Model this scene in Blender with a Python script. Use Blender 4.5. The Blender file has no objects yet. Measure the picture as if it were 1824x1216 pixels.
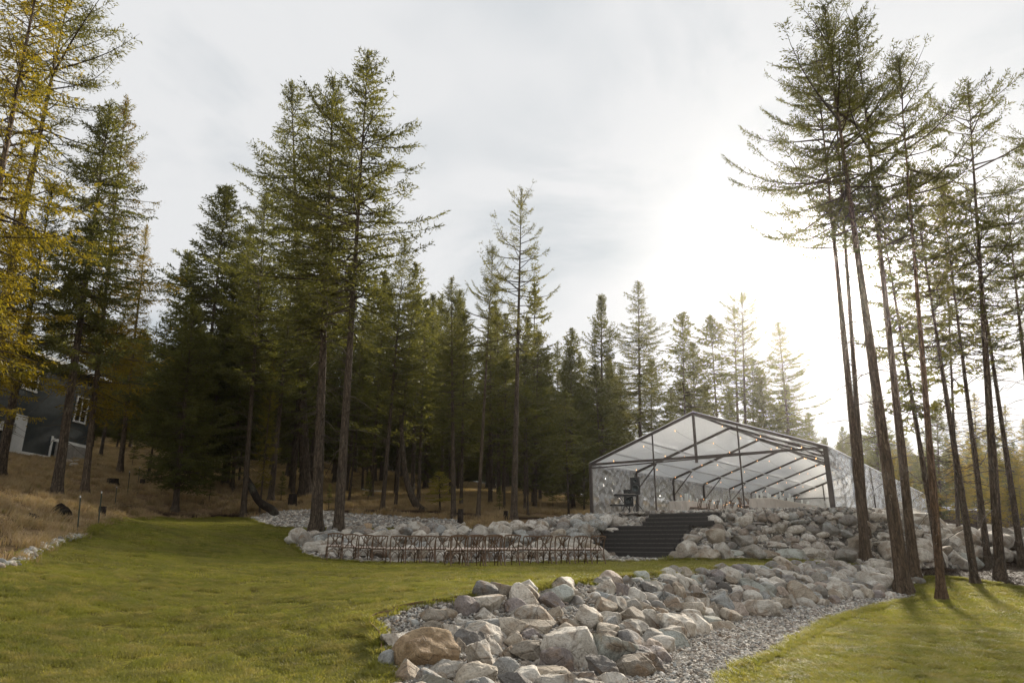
import bpy, math, random
import numpy as np
from mathutils import Vector, Matrix, Quaternion

random.seed(11)
rng = np.random.default_rng(11)
SC = bpy.context.scene
COL = SC.collection

# ------------------------------------------------------------------ camera
F = 1216.0                      # focal length in photo pixels (24 mm on 36 mm)
PITCH = math.radians(16.36)
CAMZ = 0.65
cam_d = bpy.data.cameras.new('camera')
cam_d.lens = 24.0
cam_d.sensor_width = 36.0
cam_d.clip_start = 0.05
cam_d.clip_end = 3000
cam = bpy.data.objects.new('camera', cam_d)
cam.location = (0, 0, CAMZ)
cam.rotation_euler = (math.pi / 2 + PITCH, 0, 0)
COL.objects.link(cam)
SC.camera = cam
CP, SP = math.cos(PITCH), math.sin(PITCH)

# ------------------------------------------------------------------ world and sun
SUN_AZ, SUN_EL = math.radians(27.5), math.radians(20.5)     # azimuth from +Y towards +X
sun_dir = Vector((math.sin(SUN_AZ) * math.cos(SUN_EL), math.cos(SUN_AZ) * math.cos(SUN_EL), math.sin(SUN_EL)))
W = bpy.data.worlds.new('World')
SC.world = W
W.use_nodes = True
nt = W.node_tree
nt.nodes.clear()


def N(nt, typ, inputs=None, **attrs):
    n = nt.nodes.new(typ)
    for k, v in attrs.items():
        setattr(n, k, v)
    for k, v in (inputs or {}).items():
        if isinstance(v, bpy.types.NodeSocket):
            nt.links.new(v, n.inputs[k])
        else:
            n.inputs[k].default_value = v
    return n


def ramp(nt, fac, stops, interp='LINEAR'):
    r = nt.nodes.new('ShaderNodeValToRGB')
    r.color_ramp.interpolation = interp
    el = r.color_ramp.elements
    while len(el) < len(stops):
        el.new(0.5)
    for e, (p, c) in zip(el, stops):
        e.position = p
        e.color = (c, c, c, 1) if isinstance(c, (int, float)) else (c[0], c[1], c[2], 1)
    nt.links.new(fac, r.inputs['Fac'])
    return r.outputs['Color']


def mixc(nt, fac, a, b, blend='MIX'):
    m = nt.nodes.new('ShaderNodeMix')
    m.data_type = 'RGBA'
    m.blend_type = blend
    for sock, v in ((m.inputs[0], fac), (m.inputs[6], a), (m.inputs[7], b)):
        if isinstance(v, bpy.types.NodeSocket):
            nt.links.new(v, sock)
        elif isinstance(v, (int, float)):
            sock.default_value = v
        else:
            sock.default_value = (v[0], v[1], v[2], 1)
    return m.outputs[2]


def mth(nt, op, a, b=None, c=None, clamp=False):
    m = nt.nodes.new('ShaderNodeMath')
    m.operation = op
    m.use_clamp = clamp
    for i, v in enumerate((a, b, c)):
        if v is None:
            continue
        if isinstance(v, bpy.types.NodeSocket):
            nt.links.new(v, m.inputs[i])
        else:
            m.inputs[i].default_value = v
    return m.outputs[0]


tc = N(nt, 'ShaderNodeTexCoord')
sky = N(nt, 'ShaderNodeTexSky', sky_type='NISHITA', sun_disc=False, sun_elevation=SUN_EL, sun_rotation=SUN_AZ,
        altitude=700, air_density=1.0, dust_density=1.0, ozone_density=1.0)
sep = N(nt, 'ShaderNodeSeparateXYZ', {'Vector': tc.outputs['Generated']})
zz = mth(nt, 'ADD', mth(nt, 'MAXIMUM', sep.outputs['Z'], 0.0), 0.22)
cu = mth(nt, 'DIVIDE', sep.outputs['X'], zz)
cv = mth(nt, 'DIVIDE', sep.outputs['Y'], zz)
cvec = N(nt, 'ShaderNodeCombineXYZ', {'X': cu, 'Y': cv, 'Z': 0.0})
n1 = N(nt, 'ShaderNodeTexNoise', {'Vector': cvec.outputs[0], 'Scale': 1.9, 'Detail': 9.0, 'Roughness': 0.55, 'Distortion': 0.5})
n2 = N(nt, 'ShaderNodeTexNoise', {'Vector': cvec.outputs[0], 'Scale': 1.15, 'Detail': 3.0, 'Roughness': 0.5})
wisps = mth(nt, 'MULTIPLY', ramp(nt, n1.outputs['Fac'], [(0.43, 0.0), (0.64, 1.0)]), ramp(nt, n2.outputs['Fac'], [(0.44, 0.05), (0.58, 1.0)]))
nrm = N(nt, 'ShaderNodeVectorMath', {0: tc.outputs['Generated']}, operation='NORMALIZE')
dt = N(nt, 'ShaderNodeVectorMath', {0: nrm.outputs[0], 1: tuple(sun_dir)}, operation='DOT_PRODUCT')
dpos = mth(nt, 'MAXIMUM', dt.outputs['Value'], 0.0)
g_wide = mth(nt, 'MULTIPLY', mth(nt, 'POWER', dpos, 4.0), 0.0)
g_mid = mth(nt, 'MULTIPLY', mth(nt, 'POWER', dpos, 90.0), 0.45)
g_core = mth(nt, 'MULTIPLY', mth(nt, 'POWER', dpos, 600.0), 9.0)
glow = mth(nt, 'ADD', mth(nt, 'ADD', g_wide, g_mid), g_core)
cloud = mixc(nt, wisps, (4.50, 4.54, 4.60), (2.75, 3.05, 3.3))
glowc = mixc(nt, 1.0, glow, (1.0, 0.97, 0.93), 'MULTIPLY')
cloud = mixc(nt, 1.0, cloud, glowc, 'ADD')
sky_mix = mixc(nt, 0.99, sky.outputs['Color'], cloud)
# only the lower half of the sphere (never seen, below the ground) falls off
bg = N(nt, 'ShaderNodeBackground', {'Color': sky_mix, 'Strength': 0.1})
out = N(nt, 'ShaderNodeOutputWorld', {'Surface': bg.outputs[0]})
try:
    W.cycles.sampling_method = 'AUTOMATIC'
except Exception:
    pass

sd = bpy.data.lights.new('sun', 'SUN')
sd.energy = 5.0
sd.angle = math.radians(5)
sd.color = (1.0, 0.90, 0.76)
sun = bpy.data.objects.new('sun', sd)
sun.rotation_euler = (-sun_dir).to_track_quat('-Z', 'Y').to_euler()
sun.location = (30, 40, 40)
COL.objects.link(sun)

SC.view_settings.view_transform = 'Standard'
SC.view_settings.look = 'None'
SC.view_settings.gamma = 1.0
SC.view_settings.exposure = 0.86
SC.view_settings.use_curve_mapping = False
cy = SC.cycles
cy.max_bounces = 10
cy.diffuse_bounces = 4
cy.glossy_bounces = 3
cy.transmission_bounces = 6
cy.transparent_max_bounces = 24
cy.volume_bounces = 1
cy.caustics_reflective = False
cy.caustics_refractive = False
cy.use_denoising = True
cy.sample_clamp_indirect = 5.0

# ------------------------------------------------------------------ geometry helpers


def mesh(name, V, Fc, mats=(), smooth=False, midx=None, attrs=None):
    """Mesh datablock from numpy arrays; Fc is an array (n,3)/(n,4) or a list of such arrays."""
    V = np.asarray(V, dtype=np.float32).reshape(-1, 3)
    Fl = Fc if isinstance(Fc, list) else [Fc]
    Fl = [np.asarray(f, dtype=np.int32) for f in Fl if len(f)]
    me = bpy.data.meshes.new(name)
    me.vertices.add(len(V))
    me.vertices.foreach_set('co', V.ravel())
    loops = np.concatenate([f.ravel() for f in Fl])
    sizes = np.concatenate([np.full(len(f), f.shape[1], dtype=np.int32) for f in Fl])
    starts = np.concatenate([[0], np.cumsum(sizes)[:-1]]).astype(np.int32)
    me.loops.add(len(loops))
    me.loops.foreach_set('vertex_index', loops)
    me.polygons.add(len(sizes))
    me.polygons.foreach_set('loop_start', starts)
    if midx is not None:
        me.polygons.foreach_set('material_index', np.asarray(midx, dtype=np.int32))
    me.polygons.foreach_set('use_smooth', np.full(len(sizes), bool(smooth)))
    for m in (mats if isinstance(mats, (list, tuple)) else [mats]):
        me.materials.append(m)
    for an, (dom, ty, arr) in (attrs or {}).items():
        a = me.attributes.new(an, ty, dom)
        key = {'FLOAT': 'value', 'INT': 'value', 'FLOAT_VECTOR': 'vector', 'FLOAT_COLOR': 'color'}[ty]
        a.data.foreach_set(key, np.asarray(arr).ravel())
    me.update(calc_edges=True)
    return me


class MB:
    """Collects boxes, tubes, lathes and raw pieces that make ONE mesh."""

    def __init__(s):
        s.V, s.T, s.Q, s.n = [], [], [], 0

    def raw(s, V, T=None, Q=None):
        V = np.asarray(V, dtype=float).reshape(-1, 3)
        if T is not None and len(T):
            s.T.append(np.asarray(T, dtype=int).reshape(-1, 3) + s.n)
        if Q is not None and len(Q):
            s.Q.append(np.asarray(Q, dtype=int).reshape(-1, 4) + s.n)
        s.V.append(V)
        s.n += len(V)
        return s

    def box(s, c, d, M=None):
        x, y, z = d[0] / 2, d[1] / 2, d[2] / 2
        V = np.array([(-x, -y, -z), (x, -y, -z), (x, y, -z), (-x, y, -z), (-x, -y, z), (x, -y, z), (x, y, z), (-x, y, z)])
        if M is not None:
            V = V @ np.array(M.to_3x3()).T
        V = V + np.array(c)
        return s.raw(V, Q=[(0, 3, 2, 1), (4, 5, 6, 7), (0, 1, 5, 4), (1, 2, 6, 5), (2, 3, 7, 6), (3, 0, 4, 7)])

    def beam(s, a, b, w, h, up=(0, 0, 1)):
        a, b = Vector(a), Vector(b)
        d = b - a
        L = d.length
        d.normalize()
        u = Vector(up)
        sd_ = d.cross(u)
        if sd_.length < 1e-4:
            sd_ = d.cross(Vector((0, 1, 0)))
        sd_.normalize()
        u = sd_.cross(d).normalized()
        V = []
        for p in (a, b):
            for i, j in ((-1, -1), (1, -1), (1, 1), (-1, 1)):
                V.append(p + sd_ * (i * w / 2) + u * (j * h / 2))
        return s.raw([tuple(v) for v in V], Q=[(0, 1, 2, 3), (7, 6, 5, 4), (0, 4, 5, 1), (1, 5, 6, 2), (2, 6, 7, 3), (3, 7, 4, 0)])

    def tube(s, P, r, k=6, cap=True):
        P = np.asarray(P, dtype=float)
        n = len(P)
        r = np.full(n, r, dtype=float) if np.isscalar(r) else np.asarray(r, dtype=float)
        T = np.gradient(P, axis=0)
        T /= np.linalg.norm(T, axis=1)[:, None] + 1e-12
        ref = np.array([0, 0, 1.0]) if abs(T[0][2]) < 0.9 else np.array([1.0, 0, 0])
        V = []
        u = np.cross(T[0], ref)
        u /= np.linalg.norm(u)
        for i in range(n):
            u = u - T[i] * np.dot(u, T[i])
            u /= np.linalg.norm(u) + 1e-12
            w = np.cross(T[i], u)
            a = np.arange(k) * 2 * math.pi / k
            V.append(P[i] + r[i] * (np.cos(a)[:, None] * u + np.sin(a)[:, None] * w))
        V = np.concatenate(V)
        Q = []
        for i in range(n - 1):
            for j in range(k):
                j2 = (j + 1) % k
                Q.append((i * k + j, i * k + j2, (i + 1) * k + j2, (i + 1) * k + j))
        T_ = []
        if cap:
            for j in range(1, k - 1):
                T_.append((0, j + 1, j))
                o = (n - 1) * k
                T_.append((o, o + j, o + j + 1))
        return s.raw(V, T=T_, Q=Q)

    def lathe(s, prof, k=12, c=(0, 0, 0)):
        prof = np.asarray(prof, dtype=float)
        n = len(prof)
        a = np.arange(k) * 2 * math.pi / k
        V = np.concatenate([np.stack([r * np.cos(a), r * np.sin(a), np.full(k, z)], 1) for r, z in prof]) + np.array(c)
        Q = []
        for i in range(n - 1):
            for j in range(k):
                j2 = (j + 1) % k
                Q.append((i * k + j, i * k + j2, (i + 1) * k + j2, (i + 1) * k + j))
        T_ = []
        for j in range(1, k - 1):
            T_.append((0, j + 1, j))
            o = (n - 1) * k
            T_.append((o, o + j, o + j + 1))
        return s.raw(V, T=T_, Q=Q)

    def mesh(s, name, mat, smooth=False):
        V = np.concatenate(s.V)
        Fl = []
        if s.T:
            Fl.append(np.concatenate(s.T))
        if s.Q:
            Fl.append(np.concatenate(s.Q))
        return mesh(name, V, Fl, mat, smooth)


def link(name, data, parent=None, loc=None, rot=None, scale=None):
    o = bpy.data.objects.new(name, data)
    COL.objects.link(o)
    if parent is not None:
        o.parent = parent
    if loc is not None:
        o.location = loc
    if rot is not None:
        o.rotation_euler = rot
    if scale is not None:
        o.scale = scale
    return o


def tag(o, label=None, cat=None, group=None, kind=None):
    if label:
        o['label'] = label
    if cat:
        o['category'] = cat
    if group:
        o['group'] = group
    if kind:
        o['kind'] = kind
    return o


def empty(name, loc=(0, 0, 0), rz=0.0, label=None, cat=None, group=None):
    o = link(name, None, loc=loc, rot=(0, 0, rz))
    o.empty_display_size = 0.2
    return tag(o, label, cat, group)


def copy_tree(o, parent=None):
    c = o.copy()
    COL.objects.link(c)
    if parent is not None:
        c.parent = parent
    for ch in list(o.children):
        copy_tree(ch, c)
    return c


# ------------------------------------------------------------------ pixel -> place


def ray(u, v):
    sx, sz = (u - 912) / F, (608 - v) / F
    return np.array([sx, CP - sz * SP, SP + sz * CP])


def at_t(u, v, t):
    return np.array([0, 0, CAMZ]) + ray(u, v) * t


def at_y(u, v, Y):
    d = ray(u, v)
    return np.array([0, 0, CAMZ]) + d * (Y / d[1])


# ------------------------------------------------------------------ terrain height


def tps_fit(P, z, lam=1e-3):
    P = np.asarray(P, float)
    n = len(P)
    d = np.linalg.norm(P[:, None] - P[None], axis=2)
    K = np.where(d > 0, d, 0.0)              # biharmonic-like linear kernel: no overshoot
    A = np.zeros((n + 1, n + 1))
    A[:n, :n] = -K - lam * np.eye(n) * 0
    A[:n, n] = 1
    A[n, :n] = 1
    b = np.zeros(n + 1)
    b[:n] = z
    return P, np.linalg.solve(A, b)


def tps_eval(fit, X, Y):
    P, w = fit
    X = np.asarray(X, float)
    sh = X.shape
    x, y = X.ravel(), np.asarray(Y, float).ravel()
    out_ = np.full(len(x), w[-1])
    eps = 0.35
    for (px, py), wi in zip(P, w[:-1]):
        out_ -= wi * (np.sqrt((x - px) ** 2 + (y - py) ** 2 + eps * eps) - 0.0)
    return out_.reshape(sh)


NAT = [(-6, -20, -1), (0, -20, -1), (8, -20, -1), (-30, -20, 1), (-6, 0, -1), (0, 0, -1), (6, 0, -1), (0, 5, -.95), (-5.3, 7.7, -.72), (-2, 8.6, -.85), (-8.5, 11.5, .12), (-12, 4, .5),
       (-4, 10, -.6), (-2, 10.6, -.45), (-.7, 11.6, -.2), (-5, 12.5, -.3), (-10.7, 16.6, .62), (-7, 15, .05), (-4.6, 14.2, -.15), (1, 13.6, -.08), (-13.5, 17.5, 1.5),
       (-11.9, 19.8, .78), (-15.9, 25.7, 1.95), (-15.5, 26.7, 1.5), (-20, 22, 3.0), (-18, 27, 2.5), (-15.6, 32, 1.68), (-12.8, 34, 1.77), (-6, 20, .08), (-9, 20, .3), (-11, 24, .95),
       (-8, 23.5, .35), (-8.9, 26.5, .85), (-8.5, 28.5, 1.05), (-12, 29, 1.35),
       (-3, 17, -.05), (0, 17, -.02), (4, 17.5, 0), (-3, 20, 0), (0, 20, 0), (4, 20, 0), (8, 21.5, 0), (-3, 23, .0), (0, 23, 0), (4, 23, 0), (8, 23.5, 0), (11, 24.2, 0),
       (-6.6, 25.0, .2), (-3.5, 25.3, .03), (0, 25.3, .03), (3.8, 25.2, .03), (-7, 26.9, .92), (-3.5, 27.1, 1.0), (0, 27.1, 1.0), (3.2, 27.4, 1.1),
       (-3.5, 28.6, 1.1), (0, 28.6, 1.15), (-6, 28.5, 1.05), (-6, 30.8, 1.25), (-3.5, 30.8, 1.25), (0, 31, 1.3), (-11.8, 32.3, 1.62), (-9, 31.2, 1.3),
       (-9.5, 33.4, 2.0), (-6, 33.5, 1.97), (-3.5, 33.6, 1.95), (-1.5, 33, 1.75), (0.5, 34, 1.7),
       (-2, 40, 2.5), (-2, 55, 4.3), (-16, 50, 4.5), (-28, 60, 7.0), (-18, 38, 3.5), (-28.5, 38, 5.3), (-29, 46, 5.75), (-38, 42, 6.6), (-22, 40, 4.2), (-20, 31, 3.0), (-40, 25, 6.5),
       (2, 36, 1.9), (6, 43, 2.1), (15, 56, 2.5), (8, 28, .6), (14, 30, .6), (20, 38, .6), (28, 55, 1.0), (16, 27, -.2), (24, 38, .1), (40, 60, 1.0),
       (-60, 60, 12), (-30, 90, 12), (0, 90, 7.5), (30, 90, 4.5), (60, 90, 4), (100, 60, 3), (0, 160, 11), (80, 160, 8), (-80, 160, 18), (200, 200, 9), (-200, 200, 26), (-150, 0, 14), (-60, -20, 5), (0, -150, -1), (200, -50, 0)]
LOW = [(0, 0, -.98), (0, 6, -.95), (2.7, 8.9, -.95), (8, 9, -1.0), (15, 9, -.98), (20, 14, -.9), (6.4, 14.8, -.95), (11.5, 20.4, -.85), (14, 17, -.93), (13.6, 22.8, -.55), (17, 24, -.5), (14.5, 25, -.15),
       (17, 27, -.25), (21, 27, -.4), (20, 31, -.15), (28, 30, -.35), (32, 45, .3), (-20, 0, -1), (60, 80, 2.5), (60, 40, .2), (200, 200, 6), (60, 0, -1), (0, -50, -1), (25, 20, -.8), (200, 0, -1), (-100, -50, -1), (0, -150, -1)]
F_NAT = tps_fit([p[:2] for p in NAT], [p[2] for p in NAT])
F_LOW = tps_fit([p[:2] for p in LOW], [p[2] for p in LOW])


def seg_dist(P, x, y, closed=True):
    P = np.asarray(P, float)
    Q = np.roll(P, -1, axis=0) if closed else P[1:]
    A = P if closed else P[:-1]
    best = np.full(x.shape, 1e9)
    bx, by = np.zeros(x.shape), np.zeros(x.shape)
    for (ax, ay), (bx_, by_) in zip(A, Q):
        dx, dy = bx_ - ax, by_ - ay
        L = dx * dx + dy * dy + 1e-12
        t = np.clip(((x - ax) * dx + (y - ay) * dy) / L, 0, 1)
        qx, qy = ax + t * dx, ay + t * dy
        d = np.hypot(x - qx, y - qy)
        m = d < best
        best = np.where(m, d, best)
        bx, by = np.where(m, qx, bx), np.where(m, qy, by)
    return best, bx, by


def inside(P, x, y):
    P = np.asarray(P, float)
    c = np.zeros(x.shape, bool)
    j = len(P) - 1
    for i in range(len(P)):
        xi, yi = P[i]
        xj, yj = P[j]
        if yi != yj:
            c ^= ((yi > y) != (yj > y)) & (x < (xj - xi) * (y - yi) / (yj - yi) + xi)
        j = i
    return c


def band(PI, PO, x, y):
    """0 inside polygon PI, 1 inside polygon PO, graded between."""
    di = np.where(inside(PI, x, y), 0, seg_dist(PI, x, y)[0])
    do = np.where(inside(PO, x, y), 0, seg_dist(PO, x, y)[0])
    return di / (di + do + 1e-9)


CREST = [(-1.9, 2), (-1.9, 8), (-2.1, 10.6), (-.9, 11.6), (.9, 13.5), (3.5, 16.6), (5.9, 19.4), (8.5, 22), (10.6, 23.9), (12.6, 25.0)]
TOE = [(-1.2, 2), (-1.2, 5.0), (.5, 6.3), (1.5, 8.9), (2.7, 11.9), (4.7, 15.6), (7.4, 17.9), (10.2, 20.0), (12.2, 22), (13.7, 24.2)]
UP_POLY = CREST + [(14.5, 26.5), (18.5, 30.5), (30, 45), (60, 80), (200, 300), (-400, 300), (-400, -300), (-1.9, -300)]
LOW_POLY = TOE + [(16.0, 26.0), (20, 30.2), (32, 45), (62, 80), (205, 300), (500, 300), (500, -300), (-1.2, -300)]
TENT_IN = [(2.0, 34.0), (3.0, 31.4), (6.1, 28.4), (8.0, 27.1), (11.5, 26.2), (13.2, 26.2), (14.0, 27.0), (34.3, 55.2), (24.5, 63.0)]
TENT_OUT = [(-.5, 36), (0.3, 31.5), (3.0, 27.6), (5.2, 24.9), (8, 24.7), (12, 24.9), (14.6, 25.0), (16.6, 26.2), (37.5, 54.5), (36, 62), (24, 68)]
FLOOR = 1.78
BERM = [(17.0, 29.6), (21, 31.6), (27, 33.2), (36, 34.5)]


AX = (0.582, 0.813)              # tent axis and direction of the stairs
WX = (0.813, -0.582)
ST_BR = (5.3, 24.35)             # front right foot of the stairs
STEP_H = 1.72 / 11


def band_out(PI, PO, x, y):
    """0 inside PI, 1 outside PO."""
    di = np.where(inside(PI, x, y), 0, seg_dist(PI, x, y)[0])
    do = np.where(inside(PO, x, y), seg_dist(PO, x, y)[0], 0)
    return di / (di + do + 1e-9)


def hgt(x, y):
    x = np.atleast_1d(np.asarray(x, float))
    y = np.atleast_1d(np.asarray(y, float))
    a = tps_eval(F_NAT, x, y)
    b = tps_eval(F_LOW, x, y)
    f = band(UP_POLY, LOW_POLY, x, y)
    h0 = a * (1 - f) + b * f
    g = band_out(TENT_IN, TENT_OUT, x, y)
    g = g * g * (3 - 2 * g) * 0.5 + g * 0.5
    hh = FLOOR * (1 - g) + h0 * g
    db = seg_dist(BERM, x, y, closed=False)[0]
    hh = np.where((db < 2.6) & (x > 15), np.maximum(hh, 1.15 * (1 - (db / 2.6) ** 2) - .35), hh)
    dx, dy = x - ST_BR[0], y - ST_BR[1]
    la = dx * AX[0] + dy * AX[1]            # along the stairs
    lw = -(dx * WX[0] + dy * WX[1])         # leftwards across them
    m = (la > -0.1) & (la < 3.9) & (lw > -1.0) & (lw < 3.55)
    m &= (lw > -0.02) | (la > 2.45)
    return np.where(m, np.minimum(hh, np.clip(la / 0.3, 0, 11) * STEP_H - 0.2), hh)


def h1(x, y):
    return float(hgt(x, y)[0])


_T = np.concatenate([np.arange(3, 40, 0.05), np.arange(40, 130, 0.25)])


def G(u, v, up=0.0):
    """First meeting of the ray through photo pixel (u, v) with the ground (raised by up)."""
    d = ray(u, v)
    p = np.array([0, 0, CAMZ])[None] + _T[:, None] * d[None]
    hh = hgt(p[:, 0], p[:, 1]) + up
    below = np.nonzero(p[:, 2] < hh)[0]
    if len(below) == 0:
        return None
    i = below[0]
    return np.array([p[i, 0], p[i, 1], hh[i]]), _T[i]

# ------------------------------------------------------------------ materials


def new_mat(name):
    m = bpy.data.materials.new(name)
    m.use_nodes = True
    t = m.node_tree
    t.nodes.clear()
    return m, t


def finish(t, bsdf, disp=None):
    o = t.nodes.new('ShaderNodeOutputMaterial')
    t.links.new(bsdf, o.inputs['Surface'])


def plain(name, col, rough=0.6, metal=0.0, noise=0.0, scale=8.0, bump=0.0, spec=0.5, emit=None, estr=0.0):
    m, t = new_mat(name)
    tcn = N(t, 'ShaderNodeTexCoord')
    c = col
    nz = None
    if noise or bump:
        nz = N(t, 'ShaderNodeTexNoise', {'Vector': tcn.outputs['Object'], 'Scale': scale, 'Detail': 5.0, 'Roughness': 0.6})
    if noise:
        lo = tuple(max(0, x * (1 - noise)) for x in col)
        hi = tuple(min(1, x * (1 + noise)) for x in col)
        c = mixc(t, ramp(t, nz.outputs['Fac'], [(0.3, 0.0), (0.7, 1.0)]), lo, hi)
    b = N(t, 'ShaderNodeBsdfPrincipled', {'Roughness': rough, 'Metallic': metal, 'Specular IOR Level': spec})
    if isinstance(c, bpy.types.NodeSocket):
        t.links.new(c, b.inputs['Base Color'])
    else:
        b.inputs['Base Color'].default_value = (*c, 1)
    if emit:
        b.inputs['Emission Color'].default_value = (*emit, 1)
        b.inputs['Emission Strength'].default_value = estr
    if bump:
        bp = N(t, 'ShaderNodeBump', {'Height': nz.outputs['Fac'], 'Strength': bump, 'Distance': 0.02})
        t.links.new(bp.outputs[0], b.inputs['Normal'])
    finish(t, b.outputs[0])
    return m


def foliage_mat(name, dark, light, tip, trans=0.35):
    """Needles: per-object tint times clump noise in place, with light passing through."""
    m, t = new_mat(name)
    geo = N(t, 'ShaderNodeNewGeometry')
    oi = N(t, 'ShaderNodeObjectInfo')
    nz = N(t, 'ShaderNodeTexNoise', {'Vector': geo.outputs['Position'], 'Scale': 0.9, 'Detail': 3.0, 'Roughness': 0.6})
    nf = N(t, 'ShaderNodeTexNoise', {'Vector': geo.outputs['Position'], 'Scale': 9.0, 'Detail': 2.0})
    c = mixc(t, ramp(t, nz.outputs['Fac'], [(0.32, 0.0), (0.68, 1.0)]), dark, light)
    c = mixc(t, ramp(t, nf.outputs['Fac'], [(0.55, 0.0), (0.75, 0.7)]), c, tip)
    c = mixc(t, 1.0, c, oi.outputs['Color'], 'MULTIPLY')
    d = N(t, 'ShaderNodeBsdfPrincipled', {'Base Color': c, 'Roughness': 0.62, 'Specular IOR Level': 0.25})
    tc_ = mixc(t, 1.0, c, (1.5, 1.35, 0.7), 'MULTIPLY')
    tr = N(t, 'ShaderNodeBsdfTranslucent', {'Color': tc_})
    mx = N(t, 'ShaderNodeMixShader', {0: trans, 1: d.outputs[0], 2: tr.outputs[0]})
    finish(t, mx.outputs[0])
    return m


def bark_mat(name, dark, light, lichen=(0.16, 0.16, 0.12)):
    m, t = new_mat(name)
    tcn = N(t, 'ShaderNodeTexCoord')
    mp = N(t, 'ShaderNodeMapping', {'Vector': tcn.outputs['Object'], 'Scale': (9.0, 9.0, 1.3)})
    n_a = N(t, 'ShaderNodeTexNoise', {'Vector': mp.outputs[0], 'Scale': 1.6, 'Detail': 8.0, 'Roughness': 0.68, 'Distortion': 0.6})
    n_b = N(t, 'ShaderNodeTexNoise', {'Vector': tcn.outputs['Object'], 'Scale': 1.1, 'Detail': 4.0, 'Roughness': 0.6})
    c = mixc(t, ramp(t, n_a.outputs['Fac'], [(0.36, 0.0), (0.62, 1.0)]), dark, light)
    c = mixc(t, ramp(t, n_b.outputs['Fac'], [(0.55, 0.0), (0.75, 0.55)]), c, lichen)
    oi = N(t, 'ShaderNodeObjectInfo')
    c = mixc(t, 1.0, c, oi.outputs['Color'], 'MULTIPLY')
    mp2 = N(t, 'ShaderNodeMapping', {'Vector': tcn.outputs['Object'], 'Scale': (1.0, 1.0, 0.28)})
    pl = N(t, 'ShaderNodeTexVoronoi', {'Vector': mp2.outputs[0], 'Scale': 16.0}, feature='DISTANCE_TO_EDGE')
    gro = ramp(t, pl.outputs['Distance'], [(0.0, 1.0), (0.16, 0.0)])
    c = mixc(t, mth(t, 'MULTIPLY', gro, 0.7), c, dark)
    hh_ = mth(t, 'SUBTRACT', n_a.outputs['Fac'], mth(t, 'MULTIPLY', gro, 0.5))
    bp = N(t, 'ShaderNodeBump', {'Height': hh_, 'Strength': 1.0, 'Distance': 0.06})
    b = N(t, 'ShaderNodeBsdfPrincipled', {'Base Color': c, 'Roughness': 0.9, 'Specular IOR Level': 0.2, 'Normal': bp.outputs[0]})
    finish(t, b.outputs[0])
    return m


M = {}
M['fir'] = foliage_mat('fir needles', (0.062, 0.072, 0.027), (0.132, 0.136, 0.048), (0.178, 0.170, 0.062), 0.44)
M['larch'] = foliage_mat('larch needles', (0.13, 0.135, 0.026), (0.27, 0.24, 0.038), (0.36, 0.27, 0.045), 0.48)
M['bark'] = bark_mat('fir bark', (0.045, 0.034, 0.025), (0.19, 0.145, 0.105))
M['bark_red'] = bark_mat('reddish bark', (0.060, 0.044, 0.031), (0.24, 0.18, 0.125), (0.25, 0.21, 0.16))
M['twig'] = plain('dead twig', (0.07, 0.052, 0.038), 0.9)

# ------------------------------------------------------------------ trees
LEAFSTAT = [0]


def limb_prisms(paths, r0, r1):
    """paths (n, k, 3): tapered three-sided limbs."""
    n, k, _ = paths.shape
    T = np.gradient(paths, axis=1)
    T /= np.linalg.norm(T, axis=2, keepdims=True) + 1e-9
    up = np.array([0, 0, 1.0])
    u = np.cross(T, up)
    u /= np.linalg.norm(u, axis=2, keepdims=True) + 1e-9
    w = np.cross(T, u)
    s = np.linspace(0, 1, k)[None, :, None]
    R = r0[:, None, None] * (1 - s) + r1 * s
    V = []
    for a in (0, 2.094, 4.189):
        V.append(paths + R * (math.cos(a) * u + math.sin(a) * w))
    V = np.stack(V, 2).reshape(-1, 3)                    # n,k,3rings
    base = (np.arange(n) * k * 3)[:, None, None]
    i = np.arange(k - 1)[None, :, None] * 3
    Q = []
    for j in range(3):
        j2 = (j + 1) % 3
        Q.append(np.stack([base + i + j, base + i + j2, base + i + 3 + j2, base + i + 3 + j], -1).reshape(-1, 4))
    return V, np.concatenate(Q)


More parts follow.
